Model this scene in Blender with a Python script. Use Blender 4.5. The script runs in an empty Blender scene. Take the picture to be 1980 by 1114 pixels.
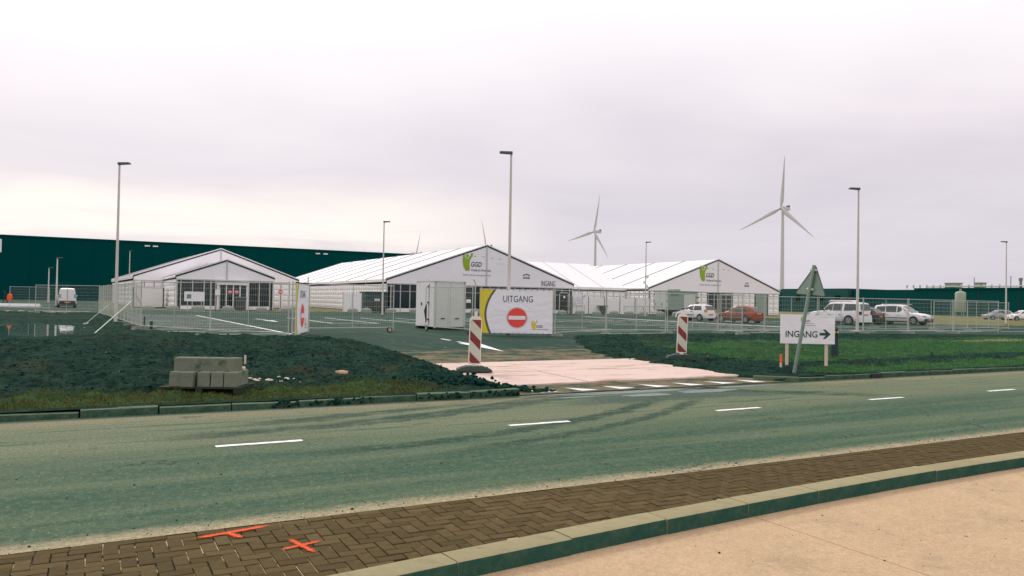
import bpy, bmesh, math, random
import numpy as np
from mathutils import Vector, Matrix, noise
R = math.radians
random.seed(7)
rng = np.random.default_rng(11)
scene = bpy.context.scene
C = scene.collection

# ------------------------------------------------------------------ camera
cam_data = bpy.data.cameras.new('camera')
cam_data.sensor_width = 36.0
cam_data.lens = 36.0 * 1480 / 1980
cam_data.clip_start = 0.1
cam_data.clip_end = 9000
cam = bpy.data.objects.new('camera', cam_data)
C.objects.link(cam)
yaw, pitch, roll = R(28.725), R(0.968), R(1.0)
fw = Vector((math.sin(yaw) * math.cos(pitch), math.cos(yaw) * math.cos(pitch), math.sin(pitch)))
rt = Vector((math.cos(yaw), -math.sin(yaw), 0))
up = rt.cross(fw)
rt2 = rt * math.cos(roll) + up * math.sin(roll)
up2 = up * math.cos(roll) - rt * math.sin(roll)
cam.matrix_world = Matrix(((rt2.x, up2.x, -fw.x, 0), (rt2.y, up2.y, -fw.y, 0), (rt2.z, up2.z, -fw.z, 1.8), (0, 0, 0, 1)))
scene.camera = cam

# ------------------------------------------------------------------ sky and sun
SUN_AZ, SUN_EL = R(-8), R(38)          # azimuth clockwise from +Y
world = bpy.data.worlds.new('World')
scene.world = world
world.use_nodes = True
wn, wl = world.node_tree.nodes, world.node_tree.links
wn.clear()
def wnode(t, **kw):
    n = wn.new(t)
    for k, v in kw.items(): setattr(n, k, v)
    return n
w_out = wnode('ShaderNodeOutputWorld')
w_bg = wnode('ShaderNodeBackground')
w_sky = wnode('ShaderNodeTexSky', sky_type='NISHITA', sun_disc=False, sun_elevation=SUN_EL, sun_rotation=SUN_AZ)
w_tc = wnode('ShaderNodeTexCoord')
w_sep = wnode('ShaderNodeSeparateXYZ')
wl.new(w_tc.outputs['Generated'], w_sep.inputs[0])
def wmath(op, a, b=None, c=None, clamp=False):
    n = wnode('ShaderNodeMath', operation=op, use_clamp=clamp)
    for i, v in enumerate((a, b, c)):
        if v is None: continue
        if isinstance(v, (int, float)): n.inputs[i].default_value = v
        else: wl.new(v, n.inputs[i])
    return n.outputs[0]
zz = wmath('ABSOLUTE', w_sep.outputs['Z'])
den = wmath('ADD', zz, 0.06)
comb = wnode('ShaderNodeCombineXYZ')
wl.new(wmath('DIVIDE', w_sep.outputs['X'], den), comb.inputs[0])
wl.new(wmath('DIVIDE', w_sep.outputs['Y'], den), comb.inputs[1])
def wnoise(scale, detail, rough, loc):
    m = wnode('ShaderNodeMapping')
    m.inputs['Scale'].default_value = scale
    m.inputs['Location'].default_value = loc
    wl.new(comb.outputs[0], m.inputs[0])
    n = wnode('ShaderNodeTexNoise')
    n.inputs['Scale'].default_value = 1.0
    n.inputs['Detail'].default_value = detail
    n.inputs['Roughness'].default_value = rough
    n.inputs['Distortion'].default_value = 0.6
    wl.new(m.outputs[0], n.inputs['Vector'])
    return n.outputs['Fac']
n1 = wnoise((0.60, 0.60, 1), 6, 0.55, (3.1, 1.7, 0))
n2 = wnoise((0.22, 0.22, 1), 4, 0.5, (8.2, 4.1, 0))
cl = wmath('ADD', wmath('MULTIPLY', n1, 0.45), wmath('MULTIPLY', n2, 0.55))
ramp = wnode('ShaderNodeValToRGB')
els = ramp.color_ramp.elements
els[0].position = 0.36; els[0].color = (0.735, 0.67, 0.735, 1)
els[1].position = 0.68; els[1].color = (0.96, 0.88, 0.90, 1)
wl.new(cl, ramp.inputs[0])
# the overcast is thinner and whiter higher up, and lit through low down around the hidden sun
hi = wnode('ShaderNodeMapRange', interpolation_type='SMOOTHSTEP')
hi.inputs['From Min'].default_value = 0.11; hi.inputs['From Max'].default_value = 0.42
wl.new(wmath('ADD', w_sep.outputs['Z'], wmath('MULTIPLY', wmath('SUBTRACT', n2, 0.5), 0.22)), hi.inputs['Value'])
mixhi = wnode('ShaderNodeMix', data_type='RGBA')
wl.new(wmath('MULTIPLY', hi.outputs[0], 0.9), mixhi.inputs[0])
wl.new(ramp.outputs[0], mixhi.inputs[6]); mixhi.inputs[7].default_value = (1.24, 1.165, 1.18, 1)
lowb = wnode('ShaderNodeMapRange', interpolation_type='SMOOTHSTEP')
lowb.inputs['From Min'].default_value = 0.24; lowb.inputs['From Max'].default_value = 0.05
wl.new(w_sep.outputs['Z'], lowb.inputs['Value'])
mixlow = wnode('ShaderNodeMix', data_type='RGBA')
wl.new(wmath('MULTIPLY', lowb.outputs[0], 0.62), mixlow.inputs[0])
wl.new(mixhi.outputs[2], mixlow.inputs[6]); mixlow.inputs[7].default_value = (0.66, 0.625, 0.71, 1)
dotn = wnode('ShaderNodeVectorMath', operation='DOT_PRODUCT')
hv = wnode('ShaderNodeCombineXYZ')
wl.new(w_sep.outputs['X'], hv.inputs[0]); wl.new(w_sep.outputs['Y'], hv.inputs[1])
hn = wnode('ShaderNodeVectorMath', operation='NORMALIZE'); wl.new(hv.outputs[0], hn.inputs[0])
wl.new(hn.outputs[0], dotn.inputs[0])
dotn.inputs[1].default_value = (math.sin(R(4)), math.cos(R(4)), 0)
gl = wnode('ShaderNodeMapRange', interpolation_type='SMOOTHSTEP')
gl.inputs['From Min'].default_value = 0.86; gl.inputs['From Max'].default_value = 0.985
wl.new(dotn.outputs['Value'], gl.inputs['Value'])
band = wnode('ShaderNodeMapRange', interpolation_type='SMOOTHSTEP')
band.inputs['From Min'].default_value = 0.075; band.inputs['From Max'].default_value = 0.0
wl.new(wmath('ABSOLUTE', wmath('SUBTRACT', wmath('ADD', w_sep.outputs['Z'], wmath('MULTIPLY', wmath('SUBTRACT', n1, 0.5), 0.12)), 0.095)), band.inputs['Value'])
mixgl = wnode('ShaderNodeMix', data_type='RGBA')
wl.new(wmath('MULTIPLY', wmath('MULTIPLY', gl.outputs[0], band.outputs[0]), 0.95), mixgl.inputs[0])
wl.new(mixlow.outputs[2], mixgl.inputs[6]); mixgl.inputs[7].default_value = (1.10, 1.0, 0.93, 1)
mixsky = wnode('ShaderNodeMix', data_type='RGBA')
mixsky.inputs[0].default_value = 0.94          # cloud cover
skys = wnode('ShaderNodeMix', data_type='RGBA', blend_type='MULTIPLY')
skys.inputs[0].default_value = 1.0
wl.new(w_sky.outputs[0], skys.inputs[6]); skys.inputs[7].default_value = (0.1, 0.1, 0.1, 1)
wl.new(skys.outputs[2], mixsky.inputs[6]); wl.new(mixgl.outputs[2], mixsky.inputs[7])
wl.new(mixsky.outputs[2], w_bg.inputs['Color'])
w_bg.inputs['Strength'].default_value = 1.0
wl.new(w_bg.outputs[0], w_out.inputs[0])

sun_data = bpy.data.lights.new('sun', 'SUN')
sun_data.energy = 1.5
sun_data.angle = R(14)
sun_data.color = (1.0, 0.95, 0.88)
sun = bpy.data.objects.new('sun', sun_data)
C.objects.link(sun)
sd = Vector((math.sin(SUN_AZ) * math.cos(SUN_EL), math.cos(SUN_AZ) * math.cos(SUN_EL), math.sin(SUN_EL)))
sun.rotation_euler = sd.to_track_quat('Z', 'Y').to_euler()
sun.location = sd * 60

vs = scene.view_settings
vs.view_transform = 'Standard'; vs.look = 'None'; vs.gamma = 1; vs.exposure = 0.0
vs.use_curve_mapping = False
scene.cycles.max_bounces = 6
scene.cycles.use_denoising = True

# ------------------------------------------------------------------ helpers
def lin(r, g, b):
    f = lambda c: (c / 255 / 12.92) if c / 255 <= 0.04045 else ((c / 255 + 0.055) / 1.055) ** 2.4
    return (f(r), f(g), f(b))

class Mat:
    """small wrapper that builds a node material"""
    def __init__(s, name, rough=0.6, metal=0.0, spec=0.5):
        s.m = bpy.data.materials.new(name); s.m.use_nodes = True
        s.n, s.l = s.m.node_tree.nodes, s.m.node_tree.links
        s.b = s.n['Principled BSDF']
        s.b.inputs['Roughness'].default_value = rough
        s.b.inputs['Metallic'].default_value = metal
        s.b.inputs['Specular IOR Level'].default_value = spec
        s.tc = None
    def node(s, t, **kw):
        n = s.n.new(t)
        for k, v in kw.items(): setattr(n, k, v)
        return n
    def coord(s, which='Object', scale=(1, 1, 1), rot=(0, 0, 0), loc=(0, 0, 0)):
        if s.tc is None: s.tc = s.node('ShaderNodeTexCoord')
        m = s.node('ShaderNodeMapping')
        m.inputs['Scale'].default_value = scale; m.inputs['Rotation'].default_value = rot; m.inputs['Location'].default_value = loc
        s.l.new(s.tc.outputs[which], m.inputs[0]); return m.outputs[0]
    def noise(s, scale, detail=4, rough=0.55, vec=None, dist=0.0):
        n = s.node('ShaderNodeTexNoise')
        n.inputs['Scale'].default_value = scale; n.inputs['Detail'].default_value = detail
        n.inputs['Roughness'].default_value = rough; n.inputs['Distortion'].default_value = dist
        s.l.new(vec if vec is not None else s.coord(), n.inputs['Vector']); return n.outputs['Fac']
    def ramp(s, fac, a, b, smooth=True):
        n = s.node('ShaderNodeMapRange', interpolation_type='SMOOTHSTEP' if smooth else 'LINEAR')
        n.inputs['From Min'].default_value = a; n.inputs['From Max'].default_value = b
        s.l.new(fac, n.inputs['Value']); return n.outputs[0]
    def math(s, op, a, b=None, clamp=False):
        n = s.node('ShaderNodeMath', operation=op, use_clamp=clamp)
        for i, v in enumerate((a, b)):
            if v is None: continue
            if isinstance(v, (int, float)): n.inputs[i].default_value = v
            else: s.l.new(v, n.inputs[i])
        return n.outputs[0]
    def mix(s, fac, a, b, mode='MIX'):
        n = s.node('ShaderNodeMix', data_type='RGBA', blend_type=mode)
        for i, v in ((0, fac), (6, a), (7, b)):
            if isinstance(v, (int, float)): n.inputs[i].default_value = v
            elif isinstance(v, tuple): n.inputs[i].default_value = (*v, 1)
            else: s.l.new(v, n.inputs[i])
        return n.outputs[2]
    def color(s, c):
        if isinstance(c, tuple): s.b.inputs['Base Color'].default_value = (*c, 1)
        else: s.l.new(c, s.b.inputs['Base Color'])
    def bump(s, h, strength=0.3, dist=0.02):
        n = s.node('ShaderNodeBump'); n.inputs['Strength'].default_value = strength; n.inputs['Distance'].default_value = dist
        s.l.new(h, n.inputs['Height']); s.l.new(n.outputs[0], s.b.inputs['Normal'])
    def xyz(s, which='Object'):
        if s.tc is None: s.tc = s.node('ShaderNodeTexCoord')
        n = s.node('ShaderNodeSeparateXYZ'); s.l.new(s.tc.outputs[which], n.inputs[0]); return n.outputs

def plain(name, col, rough=0.6, metal=0.0, var=0.12, scale=6.0, spec=0.5, bump=0.0, dirt=None, objvar=0.0):
    """a single-colour surface with a little uneven tone, optional blotchy dirt"""
    m = Mat(name, rough, metal, spec)
    f = m.noise(scale, 5)
    lo = tuple(c * (1 - var) for c in col); hi = tuple(min(1, c * (1 + var)) for c in col)
    c = m.mix(f, lo, hi)
    if dirt:
        d = m.ramp(m.noise(scale * 0.45, 6, 0.65), 0.5, 0.72)
        c = m.mix(m.math('MULTIPLY', d, dirt[1]), c, dirt[0])
    if objvar:
        oi = m.node('ShaderNodeObjectInfo')
        v = m.node('ShaderNodeHueSaturation')
        m.l.new(m.math('ADD', m.math('MULTIPLY', oi.outputs['Random'], 2 * objvar), 1 - objvar), v.inputs['Value'])
        m.l.new(c, v.inputs['Color']); c = v.outputs[0]
    m.color(c)
    if bump: m.bump(m.noise(scale * 8, 6, 0.6), bump, 0.01)
    return m.m

class MB:
    """collects shapes, then becomes ONE mesh object"""
    def __init__(s): s.v = []; s.f = []
    def add(s, vs, fs):
        o = len(s.v); s.v += [tuple(v) for v in vs]; s.f += [tuple(i + o for i in f) for f in fs]; return s
    def box(s, a, b, mat=None):
        (x0, y0, z0), (x1, y1, z1) = a, b
        vs = [(x0, y0, z0), (x1, y0, z0), (x1, y1, z0), (x0, y1, z0), (x0, y0, z1), (x1, y0, z1), (x1, y1, z1), (x0, y1, z1)]
        if mat: vs = [mat @ Vector(v) for v in vs]
        return s.add(vs, [(3, 2, 1, 0), (4, 5, 6, 7), (0, 1, 5, 4), (1, 2, 6, 5), (2, 3, 7, 6), (3, 0, 4, 7)])
    def quad(s, *p): return s.add(p, [tuple(range(len(p)))])
    def tube(s, pts, rad, n=8, cap=True):
        pts = [Vector(p) for p in pts]; rads = rad if isinstance(rad, (list, tuple)) else [rad] * len(pts)
        vs = []; fs = []; ref = None
        for i, p in enumerate(pts):
            d = (pts[min(i + 1, len(pts) - 1)] - pts[max(i - 1, 0)]).normalized()
            if ref is None: ref = Vector((0, 0, 1)) if abs(d.z) < 0.9 else Vector((1, 0, 0))
            a = d.cross(ref).normalized(); b = d.cross(a).normalized(); ref = b.cross(d) if False else ref
            for k in range(n):
                t = 2 * math.pi * k / n
                vs.append(p + (a * math.cos(t) + b * math.sin(t)) * rads[i])
        for i in range(len(pts) - 1):
            for k in range(n):
                fs.append((i * n + k, i * n + (k + 1) % n, (i + 1) * n + (k + 1) % n, (i + 1) * n + k))
        if cap: fs += [tuple(range(n - 1, -1, -1)), tuple((len(pts) - 1) * n + k for k in range(n))]
        return s.add(vs, fs)
    def lathe(s, prof, n=16, axis='z', center=(0, 0, 0)):
        vs = []; fs = []
        for r, h in prof:
            for k in range(n):
                t = 2 * math.pi * k / n; x, y = r * math.cos(t), r * math.sin(t)
                v = {'z': (x, y, h), 'y': (x, h, y), 'x': (h, x, y)}[axis]
                vs.append((v[0] + center[0], v[1] + center[1], v[2] + center[2]))
        m = len(prof)
        for i in range(m - 1):
            for k in range(n):
                fs.append((i * n + k, i * n + (k + 1) % n, (i + 1) * n + (k + 1) % n, (i + 1) * n + k))
        fs += [tuple(range(n - 1, -1, -1)), tuple((m - 1) * n + k for k in range(n))]
        return s.add(vs, fs)
    def prism(s, poly, y0, y1, plane='xz'):
        """outline poly (a,b) extruded: plane xz -> along y, xy -> along z"""
        n = len(poly)
        if plane == 'xz': vs = [(a, y0, b) for a, b in poly] + [(a, y1, b) for a, b in poly]
        elif plane == 'yz': vs = [(y0, a, b) for a, b in poly] + [(y1, a, b) for a, b in poly]
        else: vs = [(a, b, y0) for a, b in poly] + [(a, b, y1) for a, b in poly]
        fs = [tuple(range(n)), tuple(range(2 * n - 1, n - 1, -1))]
        fs += [(i, i + n, (i + 1) % n + n, (i + 1) % n) for i in range(n)]
        return s.add(vs, fs)
    def mesh(s, name, smooth=None, fix=True):
        me = bpy.data.meshes.new(name)
        me.from_pydata(s.v, [], s.f); me.update()
        if fix:
            bm = bmesh.new(); bm.from_mesh(me); bmesh.ops.recalc_face_normals(bm, faces=bm.faces); bm.to_mesh(me); bm.free()
        if smooth is not None:
            me.shade_smooth(); me.set_sharp_from_angle(angle=R(smooth))
        return me
    def build(s, name, mat, parent=None, smooth=None, fix=True, **kw):
        return link(name, s.mesh(name, smooth, fix), mat, parent, **kw)

def link(name, me, mat=None, parent=None, loc=(0, 0, 0), rot=(0, 0, 0), scale=(1, 1, 1), label=None, cat=None, group=None, kind=None, mtx=None):
    o = bpy.data.objects.new(name, me)
    if mat is not None and me is not None and not me.materials: me.materials.append(mat)
    C.objects.link(o)
    if parent is not None: o.parent = parent
    o.location = loc; o.rotation_euler = rot; o.scale = scale
    if mtx is not None: o.matrix_local = mtx
    tag(o, label, cat, group, kind)
    return o
def tag(o, label=None, cat=None, group=None, kind=None):
    if label: o['label'] = label
    if cat: o['category'] = cat
    if group: o['group'] = group
    if kind: o['kind'] = kind
    return o
def empty(name, loc, rz=0, label=None, cat=None, group=None):
    o = bpy.data.objects.new(name, None); o.empty_display_size = 0.3
    C.objects.link(o); o.location = loc; o.rotation_euler = (0, 0, rz)
    return tag(o, label, cat, group)
def copy_tree(o, parent=None, loc=None, rz=None, label=None):
    c = o.copy(); C.objects.link(c); c.parent = parent
    if loc is not None: c.location = loc
    if rz is not None: c.rotation_euler = (0, 0, rz)
    if label: c['label'] = label
    for ch in o.children: copy_tree(ch, c)
    return c

def text_mesh(s, size, width=None, weight=0.0, shear=0.0, thick=0.0):
    """lettering standing in the xz plane, facing -y, centred on x, base line at z=0"""
    cu = bpy.data.curves.new('lettering', 'FONT')
    cu.body = s; cu.size = size; cu.align_x = 'CENTER'; cu.offset = weight; cu.shear = shear; cu.resolution_u = 3
    cu.extrude = thick
    ob = bpy.data.objects.new('lettering', cu); C.objects.link(ob)
    dg = bpy.context.evaluated_depsgraph_get(); dg.update()
    me = bpy.data.meshes.new_from_object(ob.evaluated_get(dg))
    bpy.data.objects.remove(ob); bpy.data.curves.remove(cu)
    me.materials.clear()
    xs = [v.co.x for v in me.vertices]
    k = 1.0
    if width and xs: k = width / (max(xs) - min(xs))
    for v in me.vertices: v.co = Vector((v.co.x * k, -v.co.z, v.co.y))
    me.update()
    return me

# numpy value noise for terrain
def _hash(ix, iy, seed):
    h = (ix.astype(np.int64) * 374761393 + iy.astype(np.int64) * 668265263 + seed * 974634777) & 0xffffffff
    h = ((h ^ (h >> 13)) * 1274126177) & 0xffffffff
    return ((h ^ (h >> 16)) & 0xffff) / 65535.0
def vnoise(x, y, seed=0):
    ix, iy = np.floor(x), np.floor(y); fx, fy = x - ix, y - iy
    fx = fx * fx * (3 - 2 * fx); fy = fy * fy * (3 - 2 * fy)
    a, b = _hash(ix, iy, seed), _hash(ix + 1, iy, seed); c, d = _hash(ix, iy + 1, seed), _hash(ix + 1, iy + 1, seed)
    return (a + (b - a) * fx) * (1 - fy) + (c + (d - c) * fx) * fy
def fbm(x, y, octv=4, seed=0, gain=0.5):
    t = 0; a = 1; n = 0
    for i in range(octv):
        t = t + a * vnoise(x * 2 ** i + 17.3 * i, y * 2 ** i - 9.1 * i, seed + i); n += a; a *= gain
    return t / n
def sstep(a, b, x): 
    t = np.clip((x - a) / (b - a), 0, 1); return t * t * (3 - 2 * t)

GZ = 0.30        # level of the car park

# ------------------------------------------------------------------ materials
TAN = lin(172, 150, 118)
def mat_road():
    m = Mat('asphalt_road', 0.9, 0, 0.12)
    x, y, z = m.xyz()
    base = m.mix(m.noise(0.35, 5), lin(50, 80, 62), lin(64, 92, 72))
    # worn lanes run along the road
    st = m.noise(1.0, 5, 0.6, m.coord('Object', (0.10, 1.5, 1)))
    base = m.mix(m.math('MULTIPLY', m.ramp(st, 0.40, 0.66), 0.8), base, lin(98, 112, 86))
    near_far = m.ramp(y, 8.9, 10.2)
    base = m.mix(m.math('MULTIPLY', near_far, 0.62), base, lin(122, 126, 98))
    st2 = m.noise(1.0, 6, 0.65, m.coord('Object', (0.22, 4.2, 1), loc=(4, 2, 0)))
    base = m.mix(m.math('MULTIPLY', m.math('MULTIPLY', m.ramp(st2, 0.53, 0.61), near_far), 0.8), base, lin(60, 90, 74))
    # mud carried out of the driveway: curved tyre marks sweeping left
    def arc(cx, cy, r, w, x0, x1, amt, base):
        dx = m.math('SUBTRACT', x, cx); dy = m.math('SUBTRACT', y, cy)
        d = m.math('SQRT', m.math('ADD', m.math('MULTIPLY', dx, dx), m.math('MULTIPLY', dy, dy)))
        d = m.math('ABSOLUTE', m.math('SUBTRACT', d, r))
        d = m.math('ADD', d, m.math('MULTIPLY', m.math('SUBTRACT', m.noise(2.2, 4), 0.5), w * 2.2))
        k = m.math('SUBTRACT', 1.0, m.ramp(d, w * 0.4, w * 1.3))
        k = m.math('MULTIPLY', k, m.math('MULTIPLY', m.ramp(x, x0 - 0.8, x0 + 0.8), m.math('SUBTRACT', 1.0, m.ramp(x, x1 - 1.2, x1 + 0.3))))
        k = m.math('MULTIPLY', k, m.ramp(m.noise(1.1, 5, 0.7, m.coord('Object', (1, 2.5, 1), loc=(r, cx, 0))), 0.26, 0.52))
        return m.mix(m.math('MULTIPLY', k, amt), base, lin(34, 64, 52))
    base = arc(1.6, 22.0, 13.2, 0.18, 2.5, 10.0, 0.9, base)
    base = arc(1.6, 22.0, 13.85, 0.15, 4.0, 10.5, 0.85, base)
    base = arc(0.6, 26.5, 16.0, 0.24, 1.0, 9.0, 0.85, base)
    base = arc(20.0, 21.5, 12.6, 0.34, 9.0, 14.5, 0.9, base)
    base = arc(0.6, 25.5, 14.3, 0.22, 2.0, 8.5, 0.85, base)
    base = arc(0.6, 24.0, 13.4, 0.12, 3.5, 9.5, 0.8, base)
    # damp, muddy patch before the driveway
    dx = m.math('MULTIPLY', m.math('SUBTRACT', x, 9.6), 0.30); dy = m.math('MULTIPLY', m.math('SUBTRACT', y, 11.6), 1.1)
    pd = m.math('SQRT', m.math('ADD', m.math('MULTIPLY', dx, dx), m.math('MULTIPLY', dy, dy)))
    pd = m.math('ADD', pd, m.math('MULTIPLY', m.math('SUBTRACT', m.noise(0.9, 5, 0.65, m.coord('Object', (0.5, 1.6, 1))), 0.5), 2.2))
    wet = m.math('SUBTRACT', 1.0, m.ramp(pd, 0.35, 0.95))
    base = m.mix(m.math('MULTIPLY', wet, 0.85), base, lin(38, 68, 56))
    # dust swept to both edges
    e = m.math('ADD', y, m.math('MULTIPLY', m.math('SUBTRACT', m.noise(5.0, 6, 0.7), 0.5), 0.34))
    d1 = m.math('MULTIPLY', m.math('SUBTRACT', 1.0, m.ramp(e, 6.30, 6.64)), 0.92)
    base = m.mix(d1, base, lin(170, 156, 126))
    e2 = m.math('ADD', y, m.math('MULTIPLY', m.math('SUBTRACT', m.noise(1.1, 5, 0.6, m.coord('Object', (0.4, 1, 1))), 0.5), 0.9))
    d2 = m.math('MULTIPLY', m.ramp(e2, 11.7, 12.2), m.math('SUBTRACT', 1.0, m.ramp(y, 12.42, 12.6)))
    off = m.math('SUBTRACT', 1.0, m.math('MULTIPLY', m.ramp(x, 6.0, 8.0), m.math('SUBTRACT', 1.0, m.ramp(x, 13.5, 15.5))))
    base = m.mix(m.math('MULTIPLY', m.math('MULTIPLY', d2, off), 0.7), base, lin(136, 128, 102))
    base = m.mix(m.math('MULTIPLY', m.ramp(y, 12.42, 12.62), 0.8), base, lin(40, 68, 58))
    # hairline cracks, a sealed seam and oil spots
    vo = m.node('ShaderNodeTexVoronoi', feature='DISTANCE_TO_EDGE'); vo.inputs['Scale'].default_value = 0.55
    wv = m.node('ShaderNodeVectorMath', operation='ADD'); nz = m.node('ShaderNodeTexNoise'); nz.inputs['Scale'].default_value = 1.6; nz.inputs['Detail'].default_value = 5
    m.l.new(m.coord(), nz.inputs['Vector']); m.l.new(nz.outputs['Color'], wv.inputs[0]); m.l.new(m.coord('Object', (0.6, 1, 1)), wv.inputs[1]); m.l.new(wv.outputs[0], vo.inputs['Vector'])
    ck = m.math('SUBTRACT', 1.0, m.ramp(vo.outputs['Distance'], 0.002, 0.010))
    ck = m.math('MULTIPLY', ck, m.ramp(m.noise(0.4, 4, 0.6, m.coord('Object', (1, 1, 1), loc=(2, 5, 0))), 0.52, 0.64))
    base = m.mix(m.math('MULTIPLY', ck, 0.7), base, lin(30, 56, 46))
    oil = m.math('MULTIPLY', m.ramp(m.noise(1.7, 3, 0.5, m.coord('Object', (0.8, 1.6, 1), loc=(11, 3, 0))), 0.66, 0.74), 0.6)
    base = m.mix(oil, base, lin(44, 74, 60))
    pat = m.math('MULTIPLY', m.ramp(m.noise(9, 4, 0.7), 0.46, 0.60), 0.30)
    base = m.mix(pat, base, lin(104, 120, 94))
    # stone grain
    g = m.noise(95, 3, 0.7)
    g2 = m.noise(24, 4, 0.75)
    base = m.mix(0.9, base, m.mix(m.ramp(g, 0.38, 0.64, False), (0.26, 0.26, 0.26), (0.72, 0.72, 0.72)), 'OVERLAY')
    base = m.mix(0.7, base, m.mix(m.ramp(g2, 0.38, 0.62, False), (0.30, 0.30, 0.30), (0.68, 0.68, 0.68)), 'OVERLAY')
    sp = m.ramp(m.noise(30, 2, 0.5), 0.67, 0.73)
    base = m.mix(m.math('MULTIPLY', sp, 0.5), base, lin(190, 190, 170))
    m.color(base)
    rr = m.math('SUBTRACT', 0.9, m.math('MULTIPLY', wet, 0.25))
    m.l.new(rr, m.b.inputs['Roughness'])
    m.bump(g, 0.5, 0.006)
    return m.m

def mat_lot():
    m = Mat('asphalt_lot', 0.9, 0, 0.12)
    x, y, z = m.xyz()
    base = m.mix(m.noise(0.18, 5), lin(22, 54, 45), lin(36, 68, 55))
    base = m.mix(m.math('MULTIPLY', m.ramp(m.noise(1.0, 5, 0.6, m.coord('Object', (0.5, 0.07, 1))), 0.5, 0.7), 0.45), base, lin(64, 90, 72))
    # mud dragged across the exit, drying to tan
    k = m.math('SUBTRACT', 1.0, m.ramp(y, 19.5, 27.0))
    k = m.math('ADD', k, m.math('MULTIPLY', m.math('SUBTRACT', m.noise(1.0, 7, 0.75, m.coord('Object', (0.9, 1.5, 1), rot=(0, 0, 0.5))), 0.5), 2.4))
    base = m.mix(m.math('MULTIPLY', m.ramp(k, 0.70, 1.15), 0.72), base, lin(134, 118, 90))
    base = m.mix(m.math('MULTIPLY', m.ramp(m.noise(1.3, 5, 0.7, m.coord('Object', (1.2, 0.35, 1), loc=(3, 7, 0))), 0.50, 0.66), 0.7), base, lin(62, 80, 62))
    g = m.noise(60, 3, 0.7)
    base = m.mix(0.35, base, m.mix(m.ramp(g, 0.3, 0.72, False), (0.42, 0.42, 0.42), (0.58, 0.58, 0.58)), 'OVERLAY')
    m.color(base); m.bump(g, 0.3, 0.006)
    return m.m

def mat_terrain():
    m = Mat('soil_and_turf', 0.95, 0, 0.05)
    at = m.node('ShaderNodeAttribute', attribute_name='cover')
    sep = m.node('ShaderNodeSeparateColor'); m.l.new(at.outputs['Color'], sep.inputs[0])
    n = m.noise(1.4, 6, 0.65); f = m.noise(14, 5, 0.65)
    soil = m.mix(m.ramp(m.math('ADD', m.math('MULTIPLY', n, 0.45), m.math('MULTIPLY', m.noise(7, 6, 0.75), 0.55)), 0.38, 0.62), lin(10, 48, 42), lin(54, 86, 70))
    soil = m.mix(m.math('MULTIPLY', m.ramp(f, 0.58, 0.75), 0.6), soil, lin(74, 90, 70))
    soil = m.mix(m.math('MULTIPLY', m.ramp(m.noise(0.5, 5, 0.7, m.coord('Object', (1, 1, 1), loc=(9, 3, 0))), 0.55, 0.7), 0.7), soil, lin(82, 76, 50))
    gr = m.mix(m.ramp(m.noise(2.5, 6, 0.7), 0.3, 0.72), lin(44, 86, 58), lin(88, 124, 74))
    dry = m.mix(m.ramp(m.noise(0.5, 6, 0.7), 0.3, 0.7), lin(112, 116, 80), lin(142, 138, 98))
    sand = m.mix(n, lin(150, 132, 104), lin(196, 176, 146))
    gm = m.ramp(m.math('ADD', sep.outputs[0], m.math('MULTIPLY', m.math('SUBTRACT', m.noise(3.0, 6, 0.75), 0.5), 0.9)), 0.35, 0.65)
    c = m.mix(gm, soil, gr)
    c = m.mix(m.ramp(m.math('ADD', sep.outputs[1], m.math('MULTIPLY', m.math('SUBTRACT', m.noise(0.8, 6, 0.7), 0.5), 0.6)), 0.35, 0.65), c, dry)
    c = m.mix(m.ramp(m.math('ADD', sep.outputs[2], m.math('MULTIPLY', m.math('SUBTRACT', m.noise(0.8, 6, 0.7), 0.5), 0.6)), 0.35, 0.65), c, sand)
    m.color(c)
    m.bump(m.math('ADD', m.noise(11, 6, 0.75), m.noise(34, 4, 0.7)), 1.0, 0.10)
    return m.m

def mat_yard():
    m = Mat('yard_concrete', 0.9, 0, 0.25)
    x, y, z = m.xyz()
    c = m.mix(m.noise(0.9, 6, 0.6), lin(174, 148, 116), lin(200, 172, 138))
    c = m.mix(m.math('MULTIPLY', m.ramp(m.noise(1.6, 7, 0.75), 0.50, 0.70), 0.55), c, lin(156, 136, 106))
    g = m.noise(90, 4, 0.75)
    c = m.mix(0.8, c, m.mix(m.ramp(g, 0.38, 0.62, False), (0.38, 0.38, 0.38), (0.60, 0.60, 0.60)), 'OVERLAY')
    c = m.mix(0.6, c, m.mix(m.ramp(m.noise(22, 5, 0.75), 0.36, 0.64, False), (0.40, 0.40, 0.40), (0.58, 0.58, 0.58)), 'OVERLAY')
    br = m.noise(1.0, 4, 0.6, m.coord('Object', (1.5, 45, 1)))
    c = m.mix(m.math('MULTIPLY', m.ramp(br, 0.45, 0.7), 0.06), c, lin(226, 206, 176))
    c = m.mix(m.math('MULTIPLY', m.ramp(m.noise(7, 3, 0.6), 0.71, 0.75), 0.7), c, lin(110, 100, 80))
    m.color(c); m.bump(g, 0.35, 0.006)
    return m.m

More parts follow.
